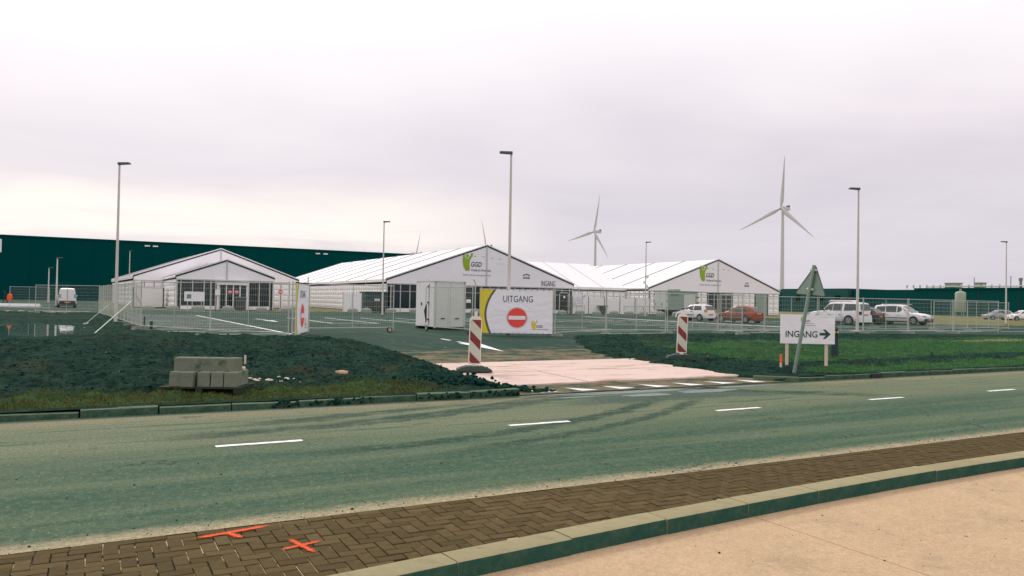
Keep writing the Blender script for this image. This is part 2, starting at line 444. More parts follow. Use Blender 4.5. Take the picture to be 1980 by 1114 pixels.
M = {}
M['road'] = mat_road(); M['lot'] = mat_lot(); M['terrain'] = mat_terrain(); M['yard'] = mat_yard()
M['kerb'] = plain('kerb_concrete', lin(154, 146, 114), 0.95, 0, 0.15, 9, 0.08, 0.5, (lin(96, 104, 80), 0.6), 0.06)
M['kerb_far'] = plain('kerb_concrete_weathered', lin(96, 112, 88), 0.95, 0, 0.25, 6, 0.08, 0.5, (lin(40, 62, 52), 0.9), 0.12)
def mat_kerb_shade(name, pale_tone, shade_tone, lo, hi_):  # blotchy dark tone that paints shade onto kerb fronts
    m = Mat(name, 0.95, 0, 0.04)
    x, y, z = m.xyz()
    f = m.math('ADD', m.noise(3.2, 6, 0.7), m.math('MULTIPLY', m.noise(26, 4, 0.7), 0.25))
    c = m.mix(m.ramp(f, lo, hi_), shade_tone, pale_tone)
    m.color(m.mix(m.math('MULTIPLY', m.ramp(m.noise(60, 3, 0.7), 0.4, 0.65), 0.3), c, tuple(q * 1.8 for q in shade_tone))); m.bump(m.noise(50, 5, 0.7), 0.5, 0.008); return m.m
M['kerb_face'] = mat_kerb_shade('shaded_kerb_face', lin(78, 94, 76), lin(40, 74, 64), 0.50, 0.95)  # shade on the yard kerb's front, put into the colour
M['kerb_far_face'] = mat_kerb_shade('shaded_far_kerb_face', lin(92, 108, 84), lin(46, 72, 60), 0.50, 0.90)  # the far kerb's front shade, painted the same way
M['brick'] = plain('brown_brick', lin(92, 80, 54), 0.95, 0, 0.3, 14, 0.06, 0.8, (lin(118, 104, 72), 0.6), 0.20)
def mat_joint():
    m = Mat('joint_sand', 0.95, 0, 0.05)
    k = m.ramp(m.noise(1.3, 6, 0.75), 0.46, 0.56)
    m.color(m.mix(k, lin(34, 48, 38), lin(206, 180, 146))); return m.m
M['joint'] = mat_joint()
M['plate'] = plain('pale_concrete_plate', lin(216, 194, 184), 0.95, 0, 0.06, 2.2, 0.1, 0.4, (lin(158, 142, 116), 0.75), 0.03)
def mat_plate():
    m = Mat('pale_concrete_plate', 0.95, 0, 0.08)
    c = m.mix(m.noise(0.7, 5, 0.6), lin(200, 178, 166), lin(222, 200, 190))
    d = m.noise(1.0, 6, 0.7, m.coord('Object', (0.5, 2.4, 1), rot=(0, 0, -0.25)))
    c = m.mix(m.math('MULTIPLY', m.ramp(d, 0.52, 0.66), 0.8), c, lin(152, 136, 108))
    d2 = m.noise(5.0, 5, 0.7, m.coord('Object', (0.8, 2.0, 1)))
    c = m.mix(m.math('MULTIPLY', m.ramp(d2, 0.62, 0.70), 0.8), c, lin(140, 126, 98))
    m.color(c); m.bump(m.noise(40, 5, 0.7), 0.3, 0.01); return m.m
M['plate'] = mat_plate()
M['paint'] = plain('white_road_paint', lin(238, 236, 236), 0.7, 0, 0.06, 9, 0.3, 0.0, (lin(190, 194, 184), 0.5))
M['paint_lot'] = plain('white_bay_paint', lin(232, 230, 230), 0.75, 0, 0.1, 3, 0.3, 0.0, (lin(170, 180, 168), 0.6))
M['spray'] = plain('orange_spray_paint', lin(240, 96, 54), 0.7, 0, 0.1, 30, 0.3)
M['pvc'] = plain('white_pvc_roof', (0.88, 0.86, 0.86), 0.55, 0, 0.03, 0.8, 0.3)
M['pvc_wall'] = plain('white_pvc_gable', (0.92, 0.89, 0.93), 0.6, 0, 0.04, 0.5, 0.3)
M['panel'] = plain('white_wall_panel', (0.88, 0.86, 0.86), 0.5, 0, 0.03, 2, 0.35)
def mat_cloth(name, col, rough, sc):
    m = Mat(name, rough, 0, 0.25)
    c = m.mix(m.noise(0.35, 5, 0.6), tuple(q * .93 for q in col), col)
    st = m.ramp(m.noise(1.0, 5, 0.65, m.coord('Object', (0.9, 0.9, 0.12))), 0.55, 0.75)
    m.color(m.mix(m.math('MULTIPLY', st, 0.14), c, tuple(q * .8 for q in col)))
    m.bump(m.noise(1.0, 4, 0.5, m.coord('Object', sc), 0.5), 0.35, 0.12); return m.m
M['pvc'] = mat_cloth('white_pvc_roof', (0.88, 0.86, 0.86), 0.55, (0.5, 0.9, 0.5))
M['pvc_wall'] = mat_cloth('white_pvc_gable', (0.93, 0.90, 0.94), 0.6, (0.9, 0.9, 0.35))
M['seam'] = plain('grey_seam_profile', lin(160, 158, 162), 0.6, 0.0, 0.1, 3)
M['alu'] = plain('tent_aluminium', lin(190, 194, 188), 0.45, 0.1, 0.1, 3)
M['darkline'] = plain('dark_keder', lin(28, 56, 54), 0.7)
M['glass'] = plain('dark_glass', lin(14, 38, 40), 0.12, 0, 0.3, 0.4, 0.5)
M['black_bldg'] = plain('black_cladding', lin(0, 66, 66), 0.8, 0, 0.06, 0.05, 0.02)
M['dark_bldg'] = plain('dark_cladding', lin(10, 72, 70), 0.8, 0, 0.08, 0.1, 0.03)
M['dark_bldg2'] = plain('charcoal_cladding', lin(44, 84, 82), 0.8, 0, 0.08, 0.1, 0.05)
M['white'] = plain('white_lacquer', (0.82, 0.80, 0.80), 0.4, 0, 0.03, 3, 0.4)
M['banner'] = plain('white_banner_cloth', (0.91, 0.89, 0.93), 0.6, 0, 0.02, 2, 0.3)
M['banner'] = mat_cloth('white_banner_cloth', (0.92, 0.90, 0.94), 0.55, (1.5, 1.5, 2.6))
M['yellow'] = plain('yellow_print', lin(226, 204, 52), 0.6, 0, 0.05, 4)
M['green_print'] = plain('lime_green_print', lin(140, 178, 34), 0.6, 0, 0.05, 4)
M['red_print'] = plain('red_print', lin(240, 74, 66), 0.55, 0, 0.05, 4)
M['dark_print'] = plain('dark_print', lin(34, 66, 60), 0.6, 0, 0.05, 4)
M['grey_print'] = plain('grey_print', lin(120, 130, 126), 0.6, 0, 0.05, 4)
M['olive_print'] = plain('olive_print', lin(92, 98, 78), 0.6, 0, 0.05, 4)
M['orange_print'] = plain('orange_print', lin(214, 150, 92), 0.6, 0, 0.05, 4)
M['galv'] = plain('galvanised_steel', lin(184, 190, 178), 0.45, 0.1, 0.15, 8, 0.5)
M['wire'] = plain('galvanised_wire', lin(176, 184, 172), 0.5, 0.0, 0.1, 8)
M['lamp_pole'] = plain('pale_lamp_pole', lin(206, 200, 192), 0.45, 0.0, 0.1, 2, 0.4)
M['lamp_head'] = plain('dark_lamp_head', lin(60, 72, 70), 0.5)
M['turbine'] = plain('turbine_white', lin(196, 196, 196), 0.5, 0, 0.03, 0.05)
M['conc'] = plain('old_concrete', lin(122, 128, 112), 0.95, 0, 0.3, 9, 0.05, 0.7, (lin(62, 84, 68), 0.85), 0.08)
M['conc_grey'] = plain('grey_concrete', lin(140, 148, 136), 0.95, 0, 0.15, 4, 0.2, 0.4)
M['wood'] = plain('weathered_wood', lin(48, 58, 46), 0.9, 0, 0.3, 12, 0.2, 0.4)
M['post_wood'] = plain('pale_wood_post', lin(214, 196, 178), 0.8, 0, 0.15, 10, 0.2)
M['rubber'] = plain('dark_rubber', lin(34, 48, 46), 0.8, 0, 0.2, 8)
M['foot'] = plain('recycled_plastic_foot', lin(58, 76, 66), 0.85, 0, 0.2, 8)
M['tyre'] = plain('tyre_rubber', lin(26, 36, 36), 0.85)
M['rim'] = plain('wheel_rim', lin(178, 180, 176), 0.35, 0.6)
M['car_white'] = plain('white_car_paint', (0.80, 0.78, 0.78), 0.25, 0, 0.02, 1, 0.5)
M['car_red'] = plain('red_car_paint', lin(134, 64, 28), 0.28, 0, 0.05, 1, 0.5)
M['car_black'] = plain('black_car_paint', lin(28, 46, 46), 0.25, 0, 0.05, 1, 0.5)
M['car_grey'] = plain('grey_car_paint', lin(150, 158, 156), 0.3, 0.2, 0.05, 1, 0.5)
M['car_glass'] = plain('car_glass', lin(40, 62, 60), 0.06, 0, 0.2, 1, 0.6)
M['trim'] = plain('black_trim', lin(24, 38, 38), 0.6)
M['tail'] = plain('red_tail_lamp', lin(214, 60, 40), 0.25)
M['amber'] = plain('amber_lamp', lin(224, 140, 60), 0.25)
M['headlamp'] = plain('clear_headlamp', lin(200, 206, 204), 0.15, 0.2)
M['chrome'] = plain('chrome', lin(190, 192, 190), 0.2, 0.9)
M['baken_white'] = plain('dull_reflective_white', lin(196, 198, 182), 0.5, 0, 0.1, 14)
M['baken_red'] = plain('dull_reflective_red', lin(126, 44, 42), 0.5, 0, 0.15, 14)
M['baken_frame'] = plain('white_plastic_frame', lin(232, 222, 210), 0.5, 0, 0.06, 8)
M['sign_back'] = plain('grey_sign_back', lin(120, 140, 126), 0.5, 0.3, 0.12, 6)
M['bollard'] = plain('dark_bollard', lin(22, 52, 54), 0.6, 0, 0.1, 6)
M['orange'] = plain('fluorescent_orange', lin(248, 106, 52), 0.7, 0, 0.1, 6)
M['cloth_dark'] = plain('dark_clothing', lin(20, 50, 52), 0.9)
M['skin'] = plain('skin', lin(170, 130, 110), 0.6)
M['container'] = plain('grey_container', lin(140, 158, 146), 0.55, 0.1, 0.08, 1.5, 0.4, 0, (lin(116, 134, 122), 0.5))
M['container_pale'] = plain('pale_grey_container', lin(204, 206, 200), 0.55, 0.1, 0.06, 1.5, 0.4)
M['dark_green'] = plain('dark_green_paint', lin(30, 66, 62), 0.6)
M['silo'] = plain('silo_steel', lin(150, 162, 144), 0.5, 0.3, 0.12, 1.0)
M['pale_roof'] = plain('pale_roof_plant', lin(190, 196, 186), 0.7)
M['rock'] = plain('pale_rubble', lin(224, 208, 192), 0.9, 0, 0.15, 9, 0.2, 0.4)
M['tan_rock'] = plain('tan_rock', lin(190, 160, 126), 0.9, 0, 0.15, 9, 0.2, 0.4)
M['clod'] = plain('dark_clods', lin(22, 58, 50), 0.95, 0, 0.4, 9, 0.04, 0.8, (lin(62, 78, 60), 0.6))
M['grassblade'] = plain('turf_blades', lin(72, 122, 74), 0.8, 0, 0.45, 1.6, 0.1, 0.0, (lin(104, 124, 66), 0.6))
def mat_water(name, tint, rough=0.04, spec=0.6):
    m = Mat(name, rough, 0, spec); m.color(m.mix(m.noise(0.6, 4), tint, tuple(c * 1.4 for c in tint)))
    m.bump(m.noise(3.0, 3), 0.05, 0.01); return m.m
M['water'] = mat_water('puddle_water', lin(66, 84, 70))
M['water_road'] = mat_water('road_water', lin(74, 96, 88), 0.30, 0.22)

# ------------------------------------------------------------------ ground
YB = np.array([(-40, 36.2), (1.7, 36.2), (1.9, 35.6), (4, 31.3), (6.3, 28.2), (8.0, 27.6), (15.0, 26.6), (17.0, 27.5), (20, 28.7), (25.4, 29.4), (32, 28.8), (38, 27.8), (46, 26.0), (60, 23.4), (74, 20), (90, 18)])
DRV = np.array([(12.7, 6.9, 14.9), (14, 7.2, 14.2), (16, 7.2, 13.9), (18, 7.35, 13.8), (21, 7.6, 14.4), (24, 8.0, 16.0), (26, 8.2, 17.2), (29, 8.4, 19.0)])
def drive_z(y): return 0.012 + 0.288 * sstep(12.7, 26.5, y)
def terrain(x, y):
    n1 = fbm(x * 0.55, y * 0.55, 4, 3) - 0.5
    n2 = fbm(x * 2.6, y * 2.6, 4, 9) - 0.5
    n3 = np.abs(fbm(x * 5.5, y * 5.5, 3, 21) - 0.5)
    z = 0.115 + 0.215 * sstep(12.9, 26, y)
    near = sstep(12.9, 14.4, y)
    # heaped soil on the left of the driveway, trodden soil on the right
    left = 1 - sstep(6.5, 8.5, x)
    rough = np.where(x < 11, 1.0, 0.55 * (1 - sstep(18, 30, x)) + 0.25)
    z = z + left * near * 0.16 * np.exp(-((y - 18.5) / 5.0) ** 2)
    z = z + near * rough * (0.24 * n1 + 0.24 * n2 - 0.26 * (n3 - 0.12))
    # low spoil bank along the fence foot on the left
    z = z + 0.12 * np.exp(-((x - 0.6) / 1.2) ** 2) * sstep(34, 40, y) * (1 - sstep(62, 70, y))
    # hollow that holds the puddle
    pud = np.exp(-(((x + 2.6) / 3.2) ** 2 + ((y - 40.0) / 9.5) ** 2) ** 1.8)
    z = z * (1 - pud) + pud * 0.06
    # driveway cut
    xl = np.interp(y, DRV[:, 0], DRV[:, 1]); xr = np.interp(y, DRV[:, 0], DRV[:, 2])
    d = np.minimum(x - xl, xr - x) + 0.9 * (n1 + 1.3 * n2) - 0.08
    ins = sstep(-0.25, 0.45, d) * (y < 29)
    z = z * (1 - ins) + ins * (drive_z(y) - 0.14)
    # car park
    yb = np.interp(x, YB[:, 0], YB[:, 1])
    xr2 = np.interp(y, [0, 36, 47, 48], [76, 75, 66, 66])
    d2 = np.minimum(np.minimum(y - yb, x - 1.8), xr2 - x) + 1.0 * (n1 + 0.6 * n2)
    ins2 = sstep(-0.2, 0.5, d2) * (y < 79)
    d3 = np.minimum(y - 72.5 + 3 * n1, 1.5 - x)
    ins2 = np.maximum(ins2, sstep(-0.3, 0.5, d3) * (y < 190))
    z = z * (1 - ins2) + ins2 * 0.14
    far = sstep(78, 82, y) * (x > 1.0)
    z = z * (1 - far) + far * (0.28 + 0.02 * n1)
    # cover
    g_r = sstep(15.5, 19.5, x) * sstep(13.0, 13.5, y) * (1 - sstep(21.0, 25.5, y + 2.5 * n1)) * (0.5 + 0.9 * sstep(-0.12, 0.16, n1 + 0.8 * n2))
    strip = np.exp(-((y - 13.5) / 0.6) ** 2)
    soilband = np.exp(-((y - 14.9 - 0.06 * (x - 16)) / 0.9) ** 2) * (1 - sstep(34, 46, x))
    g_r = np.clip(g_r * (1 - 0.95 * soilband), 0, 1) + 0.7 * sstep(15.5, 17, x) * strip
    g_l = (1 - sstep(5.0, 6.4, x)) * sstep(12.9, 13.1, y) * (1 - sstep(13.9, 14.7, y + 1.6 * n1))
    grass = np.clip(g_r + 0.62 * g_l, 0, 1) * (1 - ins)
    dry = np.clip(sstep(66, 70, x) * sstep(34, 44, y) + sstep(74, 78, y) * (x > 1.0) + sstep(80, 120, x) + sstep(195, 240, y) + (1 - sstep(-40, -20, x)), 0, 1)
    sand = np.clip(np.exp(-((y - 71.0) / 1.6) ** 2) * (x < 0.5) + 0.75 * ins * sstep(12, 20, y) + 0.9 * np.exp(-(((x - 41) / 7) ** 2 + ((y - 21.5) / 0.8) ** 2)), 0, 1)
    return z, grass, dry, sand
def axis(*segs):
    out = []
    for a, b, s in segs: out += list(np.arange(a, b, s))
    return np.array(out)
gx = np.concatenate([-np.geomspace(3000, 14, 26), axis((-12, 20, 0.11), (20, 48, 0.2), (48, 80, 0.8)), np.geomspace(82, 3000, 26)])
gy = np.concatenate([axis((12.79, 30, 0.11), (30, 50, 0.3), (50, 85, 1.0)), np.geomspace(86, 3500, 30)])
GX, GY = np.meshgrid(gx, gy)
TZ, TG, TD, TS = terrain(GX, GY)
nx, ny = len(gx), len(gy)
verts = np.stack([GX.ravel(), GY.ravel(), TZ.ravel()], 1)
ii = (np.arange(ny - 1)[:, None] * nx + np.arange(nx - 1)[None, :]).ravel()
faces = np.stack([ii, ii + 1, ii + 1 + nx, ii + nx], 1)
me = bpy.data.meshes.new('ground'); me.vertices.add(len(verts)); me.vertices.foreach_set('co', verts.ravel())
me.loops.add(len(faces) * 4); me.loops.foreach_set('vertex_index', faces.ravel().astype(np.int32))
me.polygons.add(len(faces)); me.polygons.foreach_set('loop_start', np.arange(0, len(faces) * 4, 4, dtype=np.int32))
me.update(calc_edges=True)
ca = me.attributes.new('cover', 'FLOAT_COLOR', 'POINT')
ca.data.foreach_set('color', np.stack([TG.ravel(), TD.ravel(), TS.ravel(), np.ones(TG.size)], 1).ravel().astype(np.float32))
me.shade_smooth()
link('ground', me, M['terrain'], kind='structure')
def ground_z(x, y): return float(terrain(np.array([float(x)]), np.array([float(y)]))[0][0])

mb = MB(); mb.quad((-3000, -600, -0.6), (3000, -600, -0.6), (3000, 3400, -0.6), (-3000, 3400, -0.6)); mb.build('subsoil', M['clod'], kind='structure')
# road
mb = MB(); mb.quad((-400, 6.285, 0), (400, 6.285, 0), (400, 12.72, 0), (-400, 12.72, 0))
road = mb.build('road', M['road'], kind='structure')
# worn centre line dashes
for i in range(-1, 8):
    x0 = 1.33 + 3.99 * i
    d = MB(); n = 14; w = 0.052
    pts = [(x0 + 1.03 * k / n, 9.72 + (w + random.uniform(-.008, .008)) * s, 0.004) for s in (-1, 1) for k in range(n + 1)]
    d.add(pts, [(k, k + 1, n + 2 + k, n + 1 + k) for k in range(n)]); d.build('lane_dash', M['paint'], road)

# yard slabs in front of the low kerb
yard = empty('yard', (0, 0, 0)); tag(yard, kind='structure')
for x0, x1 in ((-24.7, -14.71), (-14.69, -4.71), (-4.69, 5.295), (5.305, 15.29), (15.31, 25.29), (25.31, 55.3)):
    mb = MB(); mb.box((x0, -20, -0.45), (x1, 5.30, -0.115)); mb.build('concrete_slab', M['yard'], yard)
mb = MB(); mb.quad((-30, -21, -0.19), (60, -21, -0.19), (60, 5.3, -0.19), (-30, 5.3, -0.19)); mb.build('slab_bed', M['joint'], yard)

# kerb stones towards the yard
def kerb_stone(L, w, h, r=0.025, mats=None):
    mb = MB(); prof = [(0, -h), (w, -h), (w, 0 - r * .4), (w - r * .4, 0), (r, 0), (r * .3, -r * .3), (0, -r)]
    prof = [(a, b) for a, b in prof]
    mb.prism(prof, 0.004, L - 0.004, 'yz'); me = mb.mesh('kerb_stone', 40)
    for m_ in mats: me.materials.append(m_)
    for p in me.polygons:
        if p.normal.y < -.9: p.material_index = 1      # front face, its shade painted in as a darker material
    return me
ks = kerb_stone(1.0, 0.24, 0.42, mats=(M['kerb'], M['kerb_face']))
def kerb_back(x): return 5.43 - 0.0068 * max(0.0, 10.0 - max(x, -4)) ** 2      # the kerb bends gently towards the yard on the left
kerb1 = empty('yard_kerb', (0, 0, 0.012)); tag(kerb1, kind='structure')
kx = -5.7
while kx < 40:
    sl_ = math.atan(kerb_back(kx + .5) * 2 - kerb_back(kx) * 2) if kx < 10 else 0
    a_ = math.atan2(kerb_back(kx + 1) - kerb_back(kx), 1.0)
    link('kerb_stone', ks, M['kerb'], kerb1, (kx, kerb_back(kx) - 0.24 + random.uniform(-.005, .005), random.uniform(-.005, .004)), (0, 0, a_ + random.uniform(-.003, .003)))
    kx += math.cos(a_) * 1.0

# brick strip between kerb and road, herringbone with a straight course on each side
strip = empty('brick_strip', (0, 5.235, 0)); tag(strip, kind='structure')
mb = MB(); xs_ = [-5 + .5 * k for k in range(131)]
mb.add([(x, kerb_back(x) - 5.235 - .08, -.009) for x in xs_] + [(x, 1.06, -.009) for x in xs_], [(k, k + 1, len(xs_) + k + 1, len(xs_) + k) for k in range(len(xs_) - 1)])
mb.build('joint_bed', M['joint'], strip)
def brick_mesh(a, b):
    mb = MB(); g = 0.0048; t = 0.003; h = 0.004
    lo = [(g, g, -0.06), (a - g, g, -0.06), (a - g, b - g, -0.06), (g, b - g, -0.06)]
    mi = [(g, g, h - t), (a - g, g, h - t), (a - g, b - g, h - t), (g, b - g, h - t)]
    hi = [(g + t, g + t, h), (a - g - t, g + t, h), (a - g - t, b - g - t, h), (g + t, b - g - t, h)]
    mb.add(lo + mi + hi, [(0, 1, 5, 4), (1, 2, 6, 5), (2, 3, 7, 6), (3, 0, 4, 7), (4, 5, 9, 8), (5, 6, 10, 9), (6, 7, 11, 10), (7, 4, 8, 11), (8, 9, 10, 11)])
    return mb
U = 0.1035
B_h, B_v = brick_mesh(2 * U, U), brick_mesh(U, 2 * U)
B_1 = brick_mesh(U, U)
bricks = []
NY = 8
for cx in range(-60, 260):
    for cy in range(-10, NY):
        c = (cx - cy) % 4
        if c == 0:
            bricks.append(('h', cx * U, U + cy * U))
        elif c == 3:
            if cy + 1 < NY: bricks.append(('v', cx * U, U + cy * U))
            elif cy + 1 == NY: bricks.append(('1', cx * U, U + cy * U))
for k in range(-30, 130):
    bricks.append(('h', k * 2 * U + 0.11, U * (NY + 1)))
bricks = [b for b in bricks if -4.5 < b[1] < 26 and b[2] + 5.235 > kerb_back(b[1]) - .12]
def bdist(b):
    X, Y = b[1], b[2] + 5.235
    dpt = X * 0.48 + Y * 0.877; xr = (X * 0.877 - Y * 0.48) / dpt if dpt > 0 else 9
    vis = dpt > 3.9 and abs(xr) < 0.70 and (1.8 / dpt) < 0.385
    return (0 if vis else 100) + dpt
bricks.sort(key=bdist)
bm_me = {'h': B_h.mesh('brick'), 'v': B_v.mesh('brick'), '1': B_1.mesh('brick')}
rest = MB()
for i, (k, x, y) in enumerate(bricks):
    dz, tx, ty = random.uniform(-.0035, .0035), random.uniform(-.012, .012), random.uniform(-.012, .012)
    if i < 300: link('brick', bm_me[k], M['brick'], strip, (x, y, dz), (tx, ty, random.uniform(-.01, .01)))
    else:
        src = {'h': B_h, 'v': B_v, '1': B_1}[k]
        rest.add([(x + v[0], y + v[1], v[2] + dz) for v in src.v], src.f)
rest.build('brickwork', M['brick'], strip, kind='stuff', fix=False)
# spray-painted marks on the bricks: a T and a cross, with ragged edges
def mat_spray():
    m = Mat('orange_spray_paint', 0.8, 0, 0.1)
    at = m.node('ShaderNodeAttribute', attribute_name='fade')
    m.color(m.mix(m.noise(40, 4), lin(214, 78, 40), lin(250, 110, 62)))
    e = m.math('ADD', at.outputs['Fac'], m.math('MULTIPLY', m.math('SUBTRACT', m.noise(70, 6, 0.85), 0.5), 2.4))
    m.l.new(m.ramp(e, 0.40, 1.0), m.b.inputs['Alpha']); return m.m
M['spray'] = mat_spray()
def spray(segs, loc):
    mb = MB(); fade = []
    for (x0, y0), (x1, y1), w in segs:
        n = 16; a = Vector((x0, y0)); b = Vector((x1, y1)); d = (b - a); p = Vector((-d.y, d.x)).normalized(); rows = 5
        o = len(mb.v)
        for k in range(n + 1):
            q = a + d * k / n; end = min(1, min(k, n - k) / 3.0)
            for r in range(rows):
                u = (r - 2) / 2; ww = w * 2.0 * (1 + .15 * math.sin(k * 2.1 + x0))
                mb.v.append((q.x + p.x * ww * u, q.y + p.y * ww * u, 0)); fade.append((1 - abs(u) ** 1.3) * (.25 + .75 * end))
        mb.f += [(o + k * rows + r, o + k * rows + r + 1, o + (k + 1) * rows + r + 1, o + (k + 1) * rows + r) for k in range(n) for r in range(rows - 1)]
    me = mb.mesh('spray_mark', fix=False); at = me.attributes.new('fade', 'FLOAT', 'POINT'); at.data.foreach_set('value', fade)
    return link('spray_mark', me, M['spray'], strip, loc)
spray([((0.66, 0.87), (1.30, 0.985), 0.030)], (0, -0.035, 0.0125))
spray([((0.92, 0.93), (1.02, 0.72), 0.028)], (0, -0.02, 0.0140))
spray([((1.19, 0.31), (1.55, 0.40), 0.020)], (0, 0, 0.0125))
spray([((1.31, 0.56), (1.42, 0.12), 0.022)], (0, 0, 0.0140))

# far kerb, with a gap for the driveway
ksf = kerb_stone(1.03, 0.16, 0.36, 0.04, mats=(M['kerb_far'], M['kerb_far_face']))
kerb2 = empty('far_kerb', (0, 12.72, 0.125)); tag(kerb2, kind='structure')
for x in [7.2 - 1.045 * k for k in range(1, 21)] + [14.74 + 1.045 * k for k in range(44)]:
    if True:
        link('kerb_stone', ksf, M['kerb_far'], kerb2, (x, random.uniform(-.025, .02), random.uniform(-.03, .005)), (0, random.uniform(-.02, .02), random.uniform(-.02, .02)))
# return kerb turning into the driveway on the right, and the gully inlet
link('kerb_stone', ksf, M['kerb'], kerb2, (14.80, 0.02, -0.01), (0, 0, R(140)))
mb = MB(); mb.box((0, 0, 0), (0.42, 0.03, 0.10)); mb.build('gully_inlet', M['trim'], kerb2, loc=(17.42, -0.05, -0.115))

# driveway, sloping up to the car park
mb = MB(); n = 40; L = []; 
for k in range(n + 1):
    y = 12.72 + (27.0 - 12.72) * k / n
    z = float(drive_z(np.array(y)))
    xl, xr = np.interp(y, DRV[:, 0], DRV[:, 1]) - 1.5, np.interp(y, DRV[:, 0], DRV[:, 2]) + 1.5
    if y < 13.2: xl, xr = 6.95, 14.8
    L += [(xl, y, z), (xr, y, z)]
mb.add(L, [(2 * k, 2 * k + 1, 2 * k + 3, 2 * k + 2) for k in range(n)])
drive = mb.build('driveway', M['lot'], kind='structure')
# give-way triangles
for i in range(7):
    x0 = 7.68 + i * 0.955
    dz = lambda y: float(drive_z(np.array(y))) + 0.005
    mb = MB(); mb.quad((x0, 13.42, dz(13.42)), (x0 + 0.06, 12.86, dz(12.86)), (x0 + 0.50, 12.90, dz(12.90)))
    mb.build('give_way_triangle', M['paint'], drive)
# exit arrow painted on the drive
dz = lambda y: float(drive_z(np.array(y))) + 0.006
mb = MB(); mb.add([(11.68, 27.0, dz(27)), (11.80, 27.0, dz(27)), (11.66, 24.3, dz(24.3)), (11.50, 24.3, dz(24.3)), (12.02, 24.25, dz(24.25)), (11.28, 24.45, dz(24.45)), (11.38, 21.2, dz(21.2))], [(0, 1, 2, 3), (4, 5, 6)])
mb.build('painted_arrow', M['paint'], drive)
# pale concrete driving plates
plates = empty('driving_plates', (7.35, 13.95, 0)); tag(plates, kind='structure')
for j in range(2):
    for i in range(3):
        x0 = i * 2.27 + (0.05 if j else 0) ; y0 = j * 2.16
        mb = MB(); a, b = 2.235, 2.115; c = 0.025
        def pz(yy): return float(drive_z(np.array(13.95 + yy)))
        P = [(0, 0), (a, 0), (a, b), (0, b)]
        vs_ = [(x0 + p, y0 + q, pz(y0 + q) - 0.08) for p, q in P] + [(x0 + p, y0 + q, pz(y0 + q) + 0.035) for p, q in P] + [(x0 + min(max(p, c), a - c), y0 + min(max(q, c), b - c), pz(y0 + q) + 0.045) for p, q in P]
        mb.add(vs_, [(0, 1, 5, 4), (1, 2, 6, 5), (2, 3, 7, 6), (3, 0, 4, 7), (4, 5, 9, 8), (5, 6, 10, 9), (6, 7, 11, 10), (7, 4, 8, 11), (8, 9, 10, 11)])
        mb.build('driving_plate', M['plate'], plates, loc=(0, random.uniform(-.02, .02), random.uniform(-.004, .006)))

# car park
poly = [(0.9, 84), (0.9, 35.0), (3.0, 30.3), (5, 27.0), (19.8, 27.0), (25.4, 27.8), (32, 27.2), (46, 24.4), (60, 21.6), (77, 18), (78, 37), (67.5, 48), (67.5, 84)]
mb = MB(); mb.add([(a, b, GZ) for a, b in poly], [tuple(range(len(poly)))])
lot = mb.build('car_park', M['lot'], kind='structure')
mb = MB(); mb.quad((-150, 72, GZ - 0.006), (0.9, 72, GZ - 0.006), (0.9, 196, GZ - 0.006), (-150, 196, GZ - 0.006))
mb.build('access_road', M['lot'], kind='structure')
LZ = GZ + 0.005
def bay(x0, y0, x1, y1, w=0.15, m='paint_lot'):
    mb = MB(); d = Vector((x1 - x0, y1 - y0)).normalized() * (w / 2); p = (-d.y, d.x)
    mb.quad((x0 + p[0], y0 + p[1], LZ), (x0 - p[0], y0 - p[1], LZ), (x1 - p[0], y1 - p[1], LZ), (x1 + p[0], y1 + p[1], LZ))
    mb.build('bay_line', M[m], lot, fix=False)
bay(7.1, 31.5, 6.9, 62, 0.16)
for k in range(12): bay(2.1 if k > 2 else 2.5 + 0.0 * k, 34.2 + 2.5 * k, 7.0, 34.2 + 2.5 * k)
bay(3.4, 31.7, 7.0, 31.7)
for k in range(12):
    xx = 12.4 + 2.75 * k
    bay(xx, 44.4 if k < 5 else 49.5, xx, 56.5)
bay(12.4, 44.4, 15.3, 44.4); bay(12.4, 50.4, 42.0, 50.4)
bay(44.8, 66, 42.0, 31.5, 0.55)
for k in range(11):
    yy = 30.3 + 2.5 * k
    if yy < 43: bay(20.3 + (1.2 if k < 2 else 0), yy, 25.8, yy)
    if yy < 48: bay(25.8 + 5.6, yy, 36.4, yy)
    if yy < 48: bay(36.9, yy, 42.0, yy)
for k in range(12):
    yy = 27.2 + 2.5 * k
    if yy > 29: bay(47.0, yy, 52.0, yy)
    bay(54.2, yy, 59.0, yy)
    if yy < 44: bay(62.5, yy, 67.2, yy)
for dx, dy, w in ((0, 0, 0.14),):
    bay(9.7, 53.5, 9.75, 47.4, 0.16)
mb = MB(); mb.quad((9.45, 49.6, LZ + .003), (9.75, 46.6, LZ + .003), (10.05, 49.6, LZ + .003)); mb.build('painted_arrow', M['paint_lot'], lot)

# standing water
def puddle(name, cx, cy, rx, ry, z, mat, seed, rough=0.35, n=64):
    mb = MB(); pts = []
    for k in range(n):
        t = 2 * math.pi * k / n
        r = 1 + rough * (noise.fractal(Vector((math.cos(t) * 1.6 + seed, math.sin(t) * 1.6, seed)), 1, 2, 4) )
        pts.append((cx + rx * r * math.cos(t), cy + ry * r * math.sin(t), z))
    mb.add(pts, [tuple(range(n))]); return mb.build(name, mat, kind='structure')
mb = MB(); mb.quad((-7, 28, 0.155), (1.6, 28, 0.155), (1.6, 56, 0.155), (-7, 56, 0.155)); mb.build('puddle', M['water'], kind='structure')
puddle('puddle', 10.1, 12.42, 1.9, 0.16, 0.004, M['water_road'], 1.3)
puddle('puddle', 9.6, 11.9, 0.55, 0.15, 0.004, M['water_road'], 4.3)
puddle('puddle', 8.0, 12.1, 0.5, 0.07, 0.004, M['water_road'], 6.3)
